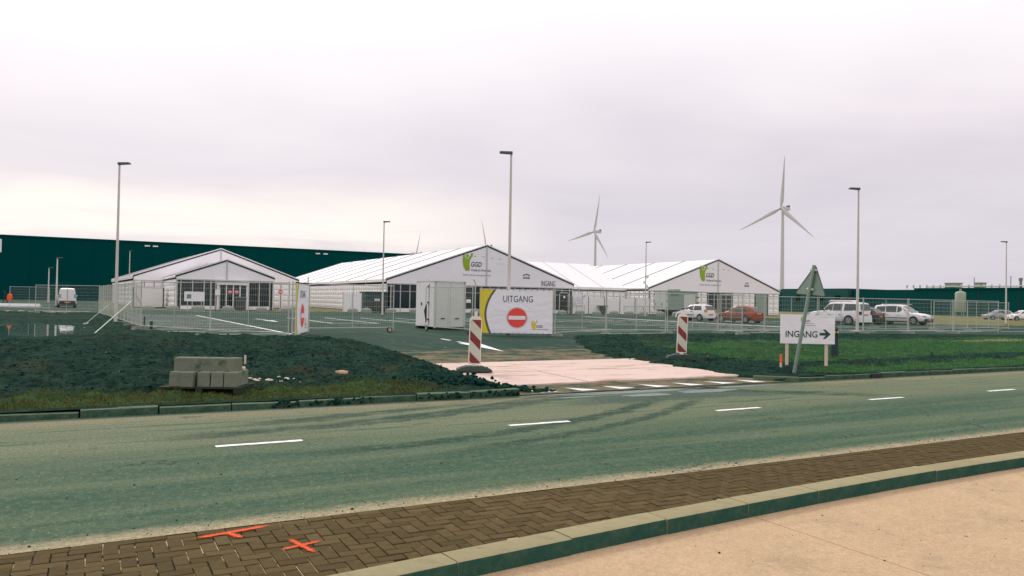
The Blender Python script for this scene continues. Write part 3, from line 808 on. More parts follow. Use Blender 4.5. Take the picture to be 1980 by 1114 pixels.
puddle('puddle', 11.2, 12.0, 0.8, 0.22, 0.004, M['water_road'], 7.9)
puddle('puddle', 12.6, 12.4, 1.5, 0.11, 0.004, M['water_road'], 9.1)
puddle('puddle', 7.9, 12.55, 1.6, 0.07, 0.005, M['water_road'], 11.7)

# loose soil: clods and small stones, and short turf
def ico():
    bm = bmesh.new(); bmesh.ops.create_icosphere(bm, subdivisions=1, radius=1)
    v = np.array([x.co[:] for x in bm.verts]); f = np.array([[l.index for l in x.verts] for x in bm.faces]); bm.free(); return v, f
IV, IF = ico()
def scatter_mesh(name, P, S, mat, squash=0.6, jit=0.35):
    n = len(P); k = len(IV)
    v = IV[None] * (1 + rng.uniform(-jit, jit, (n, k, 1)))
    a = rng.uniform(0, 6.28, n); ca_, sa = np.cos(a), np.sin(a)
    vx = v[:, :, 0] * ca_[:, None] - v[:, :, 1] * sa[:, None]; vy = v[:, :, 0] * sa[:, None] + v[:, :, 1] * ca_[:, None]
    v = np.stack([vx * rng.uniform(.7, 1.3, (n, 1)), vy, v[:, :, 2] * squash], 2) * S[:, None, None] + P[:, None, :]
    f = IF[None] + (np.arange(n) * k)[:, None, None]
    me = bpy.data.meshes.new(name); vv = v.reshape(-1, 3); ff = f.reshape(-1, 3)
    me.vertices.add(len(vv)); me.vertices.foreach_set('co', vv.ravel())
    me.loops.add(ff.size); me.loops.foreach_set('vertex_index', ff.ravel().astype(np.int32))
    me.polygons.add(len(ff)); me.polygons.foreach_set('loop_start', np.arange(0, ff.size, 3, dtype=np.int32))
    me.update(calc_edges=True); me.validate()
    if mat: me.materials.append(mat)
    return me
N = 26000
px = rng.uniform(-9, 40, N); py = 13.1 + 16 * rng.beta(1.1, 1.6, N)
z, g, d, s = terrain(px, py)
xl = np.interp(py, DRV[:, 0], DRV[:, 1]); xr = np.interp(py, DRV[:, 0], DRV[:, 2])
ok = (g < 0.35) & ((px < xl + 0.25) | (px > xr - 0.25)) & (py < np.interp(px, YB[:, 0], YB[:, 1]) + 0.3)
px, py, z = px[ok], py[ok], z[ok]
sz = 0.010 + 0.05 * rng.beta(1, 7, len(px)) * np.where(px < 9, 1.3, 0.9)
soil_me = scatter_mesh('soil_clods', np.stack([px, py, z + sz * 0.2], 1), sz, M['clod'])
link('soil_clods', soil_me, kind='stuff', label='dark clods of dug soil strewn over the verge', cat='soil')
# heap of bigger clods spilled over the plate edge by the kerb
n = 320
t = rng.beta(1.2, 1.2, n); px = 5.6 + 2.3 * t + rng.normal(0, .18, n); py = 14.6 - 1.5 * t + rng.normal(0, .26, n)
py = np.maximum(py, 12.95)
sz = 0.02 + 0.075 * rng.beta(1, 3, n)
z = terrain(px, py)[0]; z = np.maximum(z, drive_z(py)) + 0.03 * rng.random(n) + 0.10 * np.exp(-((px - 7.1) / .55) ** 2) * rng.random(n)
link('clod_heap', scatter_mesh('clod_heap', np.stack([px, py, z], 1), sz, M['clod'], 0.75, 0.4), kind='stuff', label='heap of dark wet clods spilled beside the pale plates', cat='soil')
n = 60
px = 5.0 + rng.beta(1, 1, n) * 2.2; px = np.concatenate([px, rng.uniform(2.6, 4.4, n)]); py = 12.72 + rng.normal(-0.02, .05, 2 * n)
sz = 0.015 + 0.045 * rng.beta(1, 3, 2 * n)
link('kerb_mud', scatter_mesh('kerb_mud', np.stack([px, py, 0.03 + 0.09 * rng.random(2 * n)], 1), sz, M['clod'], 0.8, 0.4), kind='stuff', label='lumps of mud stuck on the weathered far kerb', cat='mud')
n = 260
px = rng.uniform(-2, 30, n); py = 13.2 + 14 * rng.beta(1, 1.3, n); z, g, d, s = terrain(px, py)
sz = 0.008 + 0.022 * rng.beta(1, 4, n)
link('pebbles', scatter_mesh('pebbles', np.stack([px, py, np.maximum(z, drive_z(py) * (py < 27) * ((px > 7.5) & (px < 14))) + sz * .4], 1), sz, M['tan_rock']), kind='stuff', label='pale pebbles scattered over the dug soil', cat='pebbles')
n = 420
px = rng.uniform(-3, 22, n); py = np.where(rng.random(n) < .5, 6.3 + rng.exponential(.12, n), 6.4 + 6.2 * rng.random(n)); sz = 0.004 + 0.011 * rng.beta(1, 3, n)
link('road_grit', scatter_mesh('road_grit', np.stack([px, py, sz * .4], 1), sz, M['clod']), kind='stuff', label='dark grit and leaf crumbs lying on the road', cat='grit')
n = 90
px = rng.uniform(2, 12, n); py = rng.uniform(3.2, 4.95, n); sz = 0.003 + 0.008 * rng.beta(1, 3, n)
link('yard_grit', scatter_mesh('yard_grit', np.stack([px, py, -0.115 + sz * .4], 1), sz, M['clod']), kind='stuff', label='specks of grit lying on the tan concrete yard', cat='grit')
n = 46
px = 2.35 + 1.15 * rng.random(n); py = 15.0 + rng.normal(0, .16, n); sz = 0.02 + 0.05 * rng.beta(1, 2.5, n)
link('white_rubble', scatter_mesh('white_rubble', np.stack([px, py, terrain(px, py)[0] + sz * .3], 1), sz, M['rock'], 0.45, 0.4), kind='stuff', label='white crumbled rubble on the soil right of the block stack', cat='rubble')
rk = scatter_mesh('flat_stone', np.array([[0., 0, 0]]), np.array([0.13]), M['tan_rock'], 0.5, 0.2)
link('flat_stone', rk, loc=(4.6, 15.7, ground_z(4.6, 15.7) + .05), label='lone tan stone lying on the dark soil heap', cat='stone')

def turf(name, n, xr_, yr, thr, hmin, hmax, label, mat='grassblade'):
    px = rng.uniform(*xr_, n * 3); py = yr[0] + (yr[1] - yr[0]) * rng.beta(1.0, 1.5, n * 3)
    z, g, d, s = terrain(px, py)
    keep = (g + rng.normal(0, .18, len(g)) > thr); px, py, z = px[keep][:n], py[keep][:n], z[keep][:n]
    k = len(px); a = rng.uniform(0, 6.28, k); h = rng.uniform(hmin, hmax, k); w = rng.uniform(.006, .014, k)
    lean = rng.normal(0, .5, (k, 2)) * h[:, None]
    A = np.stack([px - w * np.cos(a), py - w * np.sin(a), z - .01], 1); B = np.stack([px + w * np.cos(a), py + w * np.sin(a), z - .01], 1)
    T = np.stack([px + lean[:, 0], py + lean[:, 1], z + h], 1)
    v = np.stack([A, B, T], 1).reshape(-1, 3); f = np.arange(3 * k, dtype=np.int32)
    me = bpy.data.meshes.new(name); me.vertices.add(3 * k); me.vertices.foreach_set('co', v.ravel())
    me.loops.add(3 * k); me.loops.foreach_set('vertex_index', f); me.polygons.add(k); me.polygons.foreach_set('loop_start', np.arange(0, 3 * k, 3, dtype=np.int32))
    me.update(calc_edges=True)
    link(name, me, M[mat], kind='stuff', label=label, cat='grass')
turf('turf', 60000, (15, 44), (13.0, 25), 0.45, .02, .065, 'short green turf on the right-hand verge')
M['olive_grass'] = plain('olive_grass', lin(92, 98, 52), 0.85, 0, 0.5, 1.2, 0.1, 0.0, (lin(72, 62, 36), 0.7))
turf('verge_grass', 20000, (-6, 6.5), (13.0, 15), 0.33, .015, .05, 'thin grass strip behind the far kerb on the left', 'olive_grass')

# ------------------------------------------------------------------ printed logo (figure with raised arms) in the xz plane, facing -y
def outline(pts, n=1):
    """closed Catmull-Rom through pts"""
    out = []; m = len(pts)
    for i in range(m):
        p0, p1, p2, p3 = (Vector(pts[(i + k - 1) % m]) for k in range(4))
        for s in range(4):
            t = s / 4
            out.append(0.5 * ((2 * p1) + (p2 - p0) * t + (2 * p0 - 5 * p1 + 4 * p2 - p3) * t * t + (3 * p1 - p0 - 3 * p2 + p3) * t ** 3))
    return [(v.x, v.y) for v in out]
BODY = [(12, 190), (3, 150), (0, 110), (8, 60), (25, 22), (42, 2), (62, 0), (76, 14), (78, 45), (74, 75), (80, 108), (96, 138), (114, 160), (112, 184), (98, 190), (90, 168), (76, 148), (56, 132), (36, 134), (22, 154), (22, 176)]
def flat(poly, y):
    mb = MB(); mb.add([(a, y, b) for a, b in poly], [tuple(range(len(poly)))])
    me = bpy.data.meshes.new('print')
    me.from_pydata(mb.v, [], mb.f)
    bm = bmesh.new(); bm.from_mesh(me)
    bmesh.ops.triangulate(bm, faces=bm.faces[:], ngon_method='BEAUTY')
    bmesh.ops.recalc_face_normals(bm, faces=bm.faces[:])
    bm.to_mesh(me); bm.free(); return me
def disc(cx, cz, rx, rz, n=28): return [(cx + rx * math.cos(2 * math.pi * k / n), cz + rz * math.sin(2 * math.pi * k / n)) for k in range(n)]
def logo(parent, x, z, h, y, step=0.004, tagline=True, body='green_print'):
    """h is the height of the figure"""
    k = h / 190
    o = link('logo_outline', flat([(p * k * 1.0, q * k) for p, q in outline([(a + (5 if a > 50 else -5), b + (4 if b > 90 else -4)) for a, b in BODY])], 0), M['orange_print'], parent, (x, y, z))
    b = link('logo_figure', flat([(p * k, q * k) for p, q in outline(BODY)], 0), M[body], parent, (x, y - step, z))
    link('logo_ring', flat(disc(50 * k, 158 * k, 25 * k, 30 * k), 0), M['banner'], parent, (x, y - 2 * step, z))
    link('logo_head', flat(disc(50 * k, 158 * k, 18 * k, 23 * k), 0), M[body], parent, (x, y - 3 * step, z))
    t = text_mesh('GGD', 0.40 * h, 1.38 * 0.5 * h, 0.004 * h, 0.18)
    link('lettering', t, M['dark_print'], parent, (x + 0.84 * h, y - step, z + 0.24 * h))
    t = text_mesh('Hollands Noorden', 0.2 * h, 1.28 * h)
    link('lettering', t, M['dark_print'], parent, (x + 1.18 * h, y - step, z - 0.03 * h))
    if tagline:
        t = text_mesh('Samen werken aan gezondheid', 0.15 * h, 1.8 * h)
        link('lettering', t, M['grey_print'], parent, (x + 0.9 * h, y - step, z - 0.30 * h))
def no_entry(parent, x, z, r, y, step=0.004):
    link('sign_rim', flat(disc(x, z, r * 1.07, r * 1.07, 40), 0), M['olive_print'], parent, (0, y, 0))
    link('sign_border', flat(disc(x, z, r * 1.045, r * 1.045, 40), 0), M['banner'], parent, (0, y - step, 0))
    link('sign_disc', flat(disc(x, z, r, r, 40), 0), M['red_print'], parent, (0, y - 2 * step, 0))
    link('sign_bar', flat([(x - .86 * r, z - .19 * r), (x + .86 * r, z - .19 * r), (x + .86 * r, z + .19 * r), (x - .86 * r, z + .19 * r)], 0), M['banner'], parent, (0, y - 3 * step, 0))

# ------------------------------------------------------------------ dark warehouses
bw = empty('warehouse', (-120, 195, GZ), 0, 'huge black windowless warehouse behind the leftmost white tent', 'warehouse')
mb = MB(); mb.box((0, 0, 0), (203, 60, 13.4)); mb.build('wall', M['black_bldg'], bw)
mb = MB(); mb.box((-0.15, -0.15, 13.4), (203.15, 60, 13.75)); mb.build('roof_edge', M['black_bldg'], bw)
for xx in range(6, 200, 6):
    mb = MB(); mb.box((xx, -0.06, 0.2), (xx + 0.1, 0.02, 13.3)); mb.build('cladding_joint', M['black_bldg'], bw)
link('lettering', text_mesh('N', 4.0, weight=0.05), M['white'], bw, (101.55, -0.12, 10.0))
for xx in (130.3, 132.0, 169.6, 171.6):
    mb = MB(); mb.box((xx, -0.3, 12.55), (xx + 1.1, 0.0, 12.85)); mb.build('roof_vent', M['white'], bw)
mb = MB(); mb.box((112, -0.12, 0), (116, 0.05, 4)); mb.build('dock_door', M['dark_bldg'], bw)
rw = empty('warehouse', (160, 60, GZ), 0, 'low dark warehouse with pipes and plant on its roof at right', 'warehouse')
mb = MB(); mb.box((0, -10, 0), (40, 62, 5.55)); mb.build('wall', M['dark_bldg'], rw)
mb = MB(); mb.box((-0.2, -10.1, 5.55), (40, 46, 5.9)); mb.build('roof_edge', M['dark_bldg'], rw)
mb = MB(); mb.box((-1.5, 62.01, 0), (40, 82, 5.9)); mb.build('wing', M['dark_bldg2'], rw)
mb = MB(); mb.box((-0.6, 82.01, 0), (40, 100, 5.75)); mb.build('wing', M['dark_bldg'], rw)
for yy, a in ((64, 1.6), (69, 2.2), (76, 1.4)):
    mb = MB(); mb.box((-1.56, yy, 2.6), (-1.4, yy + a, 4.2)); mb.build('window', M['glass'], rw)
for yy in range(-8, 60, 8):
    mb = MB(); mb.box((-0.05, yy, 1.0), (0.05, yy + 0.12, 5.5)); mb.build('cladding_joint', M['trim'], rw)
mb = MB(); mb.tube([(1.0, -8, 6.3), (1.0, 44, 6.2)], 0.14, 6); mb.build('roof_pipe', M['pale_roof'], rw)
mb = MB(); mb.tube([(1.6, -9.5, 6.8), (1.6, 9, 6.8)], 0.22, 6); mb.build('roof_pipe', M['pale_roof'], rw)
mb = MB(); mb.tube([(3.0, -9.5, 7.3), (3.0, 8, 7.2)], 0.3, 8); mb.build('roof_pipe', M['pale_roof'], rw)
for yy, w, h, mt in ((13.0, 5.2, 1.9, 'dark_green'), (11.2, 1.5, 1.8, 'pale_roof'), (-5, 3.0, 1.1, 'pale_roof'), (37.5, 2.4, 1.0, 'silo'), (32.5, 1.0, 1.0, 'silo')):
    mb = MB(); mb.box((1.2, yy, 5.85), (3.6, yy + w, 5.9 + h)); mb.box((1.1, yy - .1, 5.9 + h), (3.7, yy + w + .1, 5.9 + h + .15)); mb.build('roof_unit', M[mt], rw)
for yy, r, h in ((24.6, .24, 2.0), (21.8, .28, 2.2)):
    mb = MB(); mb.lathe([(r, 0), (r, h * .65), (r * 1.6, h * .75), (r * 1.5, h * .95), (r * .6, h)], 10); mb.build('vent_stack', M['conc_grey'], rw, loc=(1.4, yy, 5.9), smooth=40)
for yy, h in ((34.2, 2.2), (26.9, 2.4), (22.9, 3.0), (16.2, 4.0), (-6.6, 5.2), (4.2, 1.6)):
    mb = MB(); mb.tube([(0, 0, 0), (0, 0, h)], 0.09, 6); mb.build('mast', M['conc_grey'], rw, loc=(2.2, yy, 5.9))
for k in range(14):
    mb = MB(); r = 0.16; mb.lathe([(r, 0), (r, .45), (r * 1.7, .5), (r * 1.2, .75), (.02, .82)], 8); mb.build('roof_vent', M['pale_roof'], rw, loc=(2.0, 29.0 + 1.55 * k, 5.9))
# silo
sl = empty('silo', (134, 80.2, GZ), 0, 'grey cylindrical steel silo standing before the right dark warehouse', 'silo')
mb = MB(); mb.lathe([(.8, .9), (.86, 1.0), (.86, 4.2), (.78, 4.4), (.3, 4.6), (.02, 4.62)], 20); mb.build('tank', M['silo'], sl, smooth=35)
mb = MB(); mb.lathe([(.16, 4.6), (.16, 4.85), (.2, 4.87), (.2, 4.95), (.02, 5.0)], 10); mb.build('cap', M['silo'], sl)
for k in range(3):
    a = k * 2.094 + .3; mb = MB(); mb.tube([(.7 * math.cos(a), .7 * math.sin(a), 0), (.7 * math.cos(a), .7 * math.sin(a), 1.05)], .09, 6); mb.build('leg', M['silo'], sl)

# ------------------------------------------------------------------ wind turbines
def blade_mesh(Rb):
    mb = MB(); st = [(0, .9, .9, 0), (.04, 1.1, .9, 0), (.12, 2.1, .6, .3), (.2, 2.3, .45, .3), (.45, 1.6, .28, .1), (.7, 1.0, .2, 0), (.92, .5, .12, 0), (1, .12, .05, 0)]
    vs_ = []; n = 8
    for t, c, th, off in st:
        for k in range(n):
            a = 2 * math.pi * k / n
            vs_.append((off + c * math.cos(a), th * math.sin(a) - 0.085 * Rb * t ** 1.6, Rb * t))
    fs = [(i * n + k, i * n + (k + 1) % n, (i + 1) * n + (k + 1) % n, (i + 1) * n + k) for i in range(len(st) - 1) for k in range(n)]
    mb.add(vs_, fs + [tuple(range(n)), tuple(range((len(st) - 1) * n, len(st) * n))]); return mb.mesh('blade', 50)
BL = blade_mesh(52)
mb = MB(); mb.tube([(0, 0, 0), (0, 0, 30), (0, 0, 98)], [2.3, 2.0, 1.3], 20); TW = mb.mesh('tower', 40)
mb = MB(); mb.prism([(-1.9, -1.7), (9.0, -1.6), (9.4, 1.6), (7, 1.9), (-1.9, 1.8)], -1.8, 1.8, 'yz')
NC = mb.mesh('nacelle')
mb = MB(); mb.box((-1.6, 7.6, 1.9), (1.6, 9.2, 3.6)); CO = mb.mesh('cooler')
mb = MB(); mb.lathe([(1.9, -1.9), (2.0, -3.0), (1.6, -4.2), (.7, -5.0), (.05, -5.2)], 14, 'y'); HB = mb.mesh('hub', 50)
def turbine(x, y, rz, a0, label):
    t = empty('wind_turbine', (x, y, 0.2), rz, label, 'wind turbine', 'wind turbines on the horizon')
    link('tower', TW, M['turbine'], t); 
    n = link('nacelle', NC, M['turbine'], t, (0, 0, 99.6)); link('cooler', CO, M['lamp_head'], n)
    h = link('hub', HB, M['turbine'], t, (0, 0, 99.6))
    for k in range(3): link('blade', BL, M['turbine'], t, (0, -3.4, 99.6), (0, R(a0 + 120 * k), 0))
def pix_dir(px): 
    a = (px - 990) / 1480
    return Vector((math.sin(yaw) + a * math.cos(yaw), math.cos(yaw) - a * math.sin(yaw)))
for px, dist, yr, a0, lab in ((1512, 770, 37, 8, 'largest wind turbine, at right above the low dark warehouse'), (1150, 1060, 48, 18, 'wind turbine between the middle and right tents, nacelle pointing right'),
                              (941, 1390, 62, -12, 'wind turbine rotor peeking just over the middle tent ridge'), (806, 1640, 62, 30, 'wind turbine tips above the long left roof of the middle tent'),
                              (699, 2250, 55, 27, 'far wind turbine blade tip over the black warehouse roof')):
    d = pix_dir(px) * dist
    turbine(d.x, d.y, -yaw + R(-yr) + R(90) * 0 - math.atan((px - 990) / 1480), a0, lab)

# ------------------------------------------------------------------ event tents
def wall_panel_mesh(w, h, rows, name='wall_panel'):
    mb = MB(); g = 0.045; mb.box((g, 0, 0), (w - g, 0.05, h))
    ph = (h - 0.16) / rows
    for r in range(rows):
        z0, z1 = 0.08 + r * ph + 0.09, 0.08 + (r + 1) * ph - 0.06; x0, x1 = 0.16, w - 0.16
        d = -0.09; i = 0.10
        a = [(x0, 0, z0), (x1, 0, z0), (x1, 0, z1), (x0, 0, z1)]; b = [(x0 + i, d, z0 + i), (x1 - i, d, z0 + i), (x1 - i, d, z1 - i), (x0 + i, d, z1 - i)]
        mb.add(a + b, [(0, 1, 5, 4), (1, 2, 6, 5), (2, 3, 7, 6), (3, 0, 4, 7), (4, 5, 6, 7)])
    return mb.mesh(name, fix=False)
PANEL = wall_panel_mesh(1.0, 3.15, 5)
PANEL_L = wall_panel_mesh(1.1, 3.15, 4)
def slope_panel(x0, z0, x1, z1, y0, y1, t=0.03):
    mb = MB(); mb.add([(x0, y0, z0), (x1, y0, z1), (x1, y1, z1), (x0, y1, z0), (x0, y0, z0 - t), (x1, y0, z1 - t), (x1, y1, z1 - t), (x0, y1, z0 - t)],
                      [(0, 1, 2, 3), (7, 6, 5, 4), (0, 4, 5, 1), (1, 5, 6, 2), (2, 6, 7, 3), (3, 7, 4, 0)]); return mb
def tent(loc, rz, W, D, zl, ze, zr, bays, label, sides='both', back=True, sw=.045):
    """W wide, D deep; zl under edge of gable cloth, ze roof edge, zr ridge (all above the base); opens to -y"""
    t = empty('event_tent', loc, rz, label, 'tent')
    cx = W / 2; bd = D / bays; ov = 0.12
    for i in range(bays):
        y0, y1 = i * bd + .02, (i + 1) * bd - .02
        slope_panel(-ov, ze - .03, cx, zr, y0, y1).build('roof_panel', M['pvc'], t)
        slope_panel(W + ov, ze - .03, cx, zr, y0, y1).build('roof_panel', M['pvc'], t)
        for sgn, xx in ((-1, -ov), (1, W + ov)):
            mb = MB(); mb.box((xx - .02, y0, zl + .12), (xx + .02, y1, ze - .062)); mb.build('valance', M['pvc'], t)
    for i in range(bays + 1):
        yy = min(max(i * bd, sw + .02), D - sw - .02)
        for xx in (-ov, W + ov):
            mb = MB(); dx = (cx - xx)
            hs = .09; mb.add([(xx, yy - sw, ze - .03), (xx, yy + sw, ze - .03), (cx, yy + sw, zr), (cx, yy - sw, zr), (xx, yy - sw * .6, ze - .03 + hs), (xx, yy + sw * .6, ze - .03 + hs), (cx, yy + sw * .6, zr + hs), (cx, yy - sw * .6, zr + hs)], [(3, 2, 1, 0), (4, 5, 6, 7), (0, 1, 5, 4), (1, 2, 6, 5), (2, 3, 7, 6), (3, 0, 4, 7)]); mb.build('roof_seam', M['seam'], t)
        for xx in (0.02, W - .14):
            mb = MB(); mb.box((xx, yy - .06, 0), (xx + .12, yy + .06, ze - .1)); mb.build('frame_leg', M['alu'], t)
    # front gable cloth, its dark edge line and the middle post
    g = MB(); g.prism([(0, zl), (W, zl), (W, ze - .07), (cx, zr - .07), (0, ze - .07)], -.03, .02); g.build('gable_cloth', M['pvc_wall'], t)
    for s in (0, 1):
        xa = 0 if s == 0 else W
        mb = MB(); mb.add([(xa, -.07, ze - .17), (xa, -.07, ze - .02), (cx, -.07, zr - .02), (cx, -.07, zr - .17), (xa, .03, ze - .17), (xa, .03, ze - .02), (cx, .03, zr - .02), (cx, .03, zr - .17)],
                          [(0, 1, 2, 3), (7, 6, 5, 4), (0, 4, 5, 1), (1, 5, 6, 2), (2, 6, 7, 3), (3, 7, 4, 0)]); mb.build('keder_strip', M['darkline'], t)
        mb = MB(); mb.add([(xa - (ov if s == 0 else -ov), -.12, ze - .02), (xa - (ov if s == 0 else -ov), -.12, ze + .1), (cx, -.12, zr + .12), (cx, -.12, zr), (xa - (ov if s == 0 else -ov), .0, ze - .02), (xa - (ov if s == 0 else -ov), .0, ze + .1), (cx, .0, zr + .12), (cx, .0, zr)],
                          [(0, 1, 2, 3), (7, 6, 5, 4), (0, 4, 5, 1), (1, 5, 6, 2), (2, 6, 7, 3), (3, 7, 4, 0)]); mb.build('verge_strip', M['pvc'], t)
    mb = MB(); mb.box((cx - .08, -.11, zl - .05), (cx + .08, -.031, zr - .15)); mb.build('gable_post', M['alu'], t)
    mb = MB(); mb.box((0, -.08, zl - .14), (W, .04, zl - .005)); mb.build('eaves_beam', M['alu'], t)
    if back:
        g = MB(); g.prism([(0, 0), (W, 0), (W, ze - .07), (cx, zr - .07), (0, ze - .07)], D - .1, D - .05); g.build('back_wall', M['pvc_wall'], t)
    if sides in ('both', 'left'):
        for k in range(int(D - .2)):
            link('wall_panel', PANEL, M['panel'], t, (0.0, k + 1.1, 0.05), (0, 0, R(-90)))
    if sides in ('both', 'right'):
        mb = MB(); mb.box((W - .06, .1, 0), (W - .01, D - .12, zl + .2)); mb.build('side_wall', M['panel'], t)
    return t
def glazing(t, x0, x1, n, z0, z1, sill=True, y=0.0):
    w = (x1 - x0) / n
    for k in range(n):
        mb = MB(); mb.box((x0 + k * w + .05, y + .02, z0), (x0 + (k + 1) * w - .05, y + .04, z1)); mb.build('window_pane', M['glass'], t)
    for k in range(n + 1):
        mb = MB(); mb.box((x0 + k * w - .05, y - .04, 0.0), (x0 + k * w + .05, y + .06, z1 + .05)); mb.build('mullion', M['alu'], t)
    if sill: 
        for k in range(n):
            mb = MB(); mb.box((x0 + k * w + .05, y - .02, 0.02), (x0 + (k + 1) * w - .05, y + .05, z0)); mb.build('sill_panel', M['panel'], t)
def panels(t, x0, n, w=1.1, y=-.02):
    for k in range(n): link('wall_panel', PANEL_L, M['panel'], t, (x0 + k * w, y, .05))
def transom(t, x0, x1, z, y=-.06, h=.06):
    mb = MB(); mb.box((x0, y, z), (x1, y + .05, z + h)); mb.build('transom', M['alu'], t)

# middle tent
T2 = tent((29.1, 82.5, GZ), 0, 25.1, 61, 3.3, 3.78, 8.16, 8, 'middle white tent with dark glazed front under the gable', 'both', sw=.11)
glazing(T2, 0.5, 24.5, 21, .45, 3.12)
transom(T2, .5, 24.5, 2.35, h=.05)
logo(T2, 9.4, 5.05, 2.05, -.06, .012)
link('lettering', text_mesh('INGANG', 1.0, 2.05), M['dark_print'], T2, (21.3, -.06, 3.42))
link('lettering', text_mesh('DE BOER', .34, .95, .008), M['dark_print'], T2, (18.1, -.06, 4.28))
link('logo_arc', flat([(.5 * math.cos(R(a)), .26 * math.sin(R(a))) for a in range(0, 181, 15)] + [(.36 * math.cos(R(a)), .13 * math.sin(R(a))) for a in range(180, -1, -15)], 0), M['dark_print'], T2, (18.1, -.06, 4.62))
for xx, zz_ in ((11.0, 6.75), (12.1, 6.72), (13.3, 6.6), (14.3, 6.55)):
    mb = MB(); mb.box((xx - .16, -.045, zz_), (xx + .16, -.03, zz_ + .05)); mb.build('cloth_flap', M['grey_print'], T2)
for xx in (11.2, 13.9):
    mb = MB(); mb.box((xx, -.05, 5.95), (xx + 1.1, -.031, 6.06)); mb.build('cloth_flap', M['white'], T2)
# door with round sticker at the right end
mb = MB(); mb.box((23.0, -.13, 0.02), (24.2, -.07, 2.6)); dr = mb.build('door', M['glass'], T2)
mb = MB(); mb.box((22.9, -.15, 0), (23.0, -.06, 2.7)); mb.box((24.2, -.15, 0), (24.3, -.06, 2.7)); mb.box((22.9, -.15, 2.6), (24.3, -.06, 2.7)); mb.build('door_frame', M['alu'], T2)
link('door_sticker', flat(disc(23.65, 2.1, .16, .16, 16), 0), M['banner'], T2, (0, -.15, 0))
mb = MB(); mb.box((9.9, -.1, 1.2), (10.5, -.06, 1.6)); mb.build('notice', M['banner'], T2)

# right tent
T3 = tent((66.5, 82.5, GZ), 0, 25.1, 50, 3.3, 3.65, 8.0, 7, 'right white tent with grey containers and cars before its gable', 'both', sw=.11)
panels(T3, .2, 8); panels(T3, 8.3, 2); glazing(T3, 10.7, 15.3, 4, .1, 3.12, False); panels(T3, 15.5, 4)
mb = MB(); mb.box((20.1, -.03, 0), (22.5, .04, 3.15)); mb.build('grey_door', M['container'], T3)
panels(T3, 22.7, 2)
transom(T3, 10.7, 15.3, 2.2, h=.06)
logo(T3, 9.1, 4.85, 2.2, -.06, .012)
link('lettering', text_mesh('DE BOER', .34, .95, .008), M['dark_print'], T3, (18.2, -.06, 4.2))
link('logo_arc', flat([(-.45, 0), (0, .32), (.45, 0), (.3, 0), (0, .2), (-.3, 0)], 0), M['dark_print'], T3, (18.2, -.06, 4.55))
for xx, zz_ in ((10.6, 6.6), (11.6, 6.55), (13.6, 6.55), (14.6, 6.5)):
    mb = MB(); mb.box((xx - .2, -.045, zz_), (xx + .2, -.03, zz_ + .05)); mb.build('cloth_flap', M['grey_print'], T3)

# linking tent: ridge across, its slope faces the car park
tl = empty('linking_tent', (54.25, 87.5, GZ), 0, 'low linking tent roof joining the middle and right tents', 'tent')
for k in range(3):
    mb = MB(); x0, x1 = .02 + k * 4.08, (k + 1) * 4.08 - .02
    mb.add([(x0, 0, 3.6), (x1, 0, 3.6), (x1 - .0, 9.5, 7.3), (x0, 9.5, 7.3), (x0, 0, 3.57), (x1, 0, 3.57), (x1, 9.5, 7.27), (x0, 9.5, 7.27)], [(0, 1, 2, 3), (7, 6, 5, 4), (0, 4, 5, 1), (1, 5, 6, 2), (2, 6, 7, 3), (3, 7, 4, 0)])
    mb.build('roof_panel', M['pvc'], tl)
    mb = MB(); mb.box((x0, -.03, 3.25), (x1, .01, 3.56)); mb.build('valance', M['pvc'], tl)
for k in range(1, 3):
    mb = MB(); mb.quad((k * 4.08 - .045, 0, 3.62), (k * 4.08 + .045, 0, 3.62), (k * 4.08 + .045, 9.5, 7.32), (k * 4.08 - .045, 9.5, 7.32)); mb.build('roof_seam', M['seam'], tl)
mb = MB(); mb.add([(0, 9.55, 7.3), (12.25, 9.55, 7.3), (12.25, 19, 3.6), (0, 19, 3.6)], [(0, 1, 2, 3)]); mb.build('rear_slope', M['pvc'], tl)
mb = MB(); mb.box((0, -.05, 3.1), (12.25, .05, 3.22)); mb.build('eaves_beam', M['darkline'], tl)
for k in range(11): link('wall_panel', PANEL_L, M['panel'], tl, (.1 + 1.1 * k, .0, .0), scale=(1, 1, .97))
for k in (0, 4.08, 8.16, 12.1):
    mb = MB(); mb.box((k - .07, -.14, 0), (k + .07, -.06, 3.4)); mb.build('frame_leg', M['alu'], tl)

# left tent and its smaller porch tent
T1 = tent((4.35, 103.5, GZ), R(2.6), 20, 35, 3.3, 3.85, 7.5, 7, 'leftmost white tent rising behind its smaller porch tent', 'both', sw=.1)
for k in range(18): link('wall_panel', PANEL_L, M['panel'], T1, (.1 + 1.1 * k, -.02, .05))
A1 = tent((7.7, 87.4, GZ), 0, 10, 16.2, 3.25, 3.6, 5.4, 3, 'small porch tent with glass doors before the leftmost tent', 'both', False)
glazing(A1, .45, 3.9, 3, .4, 3.05); glazing(A1, 7.3, 9.55, 2, .4, 3.05)
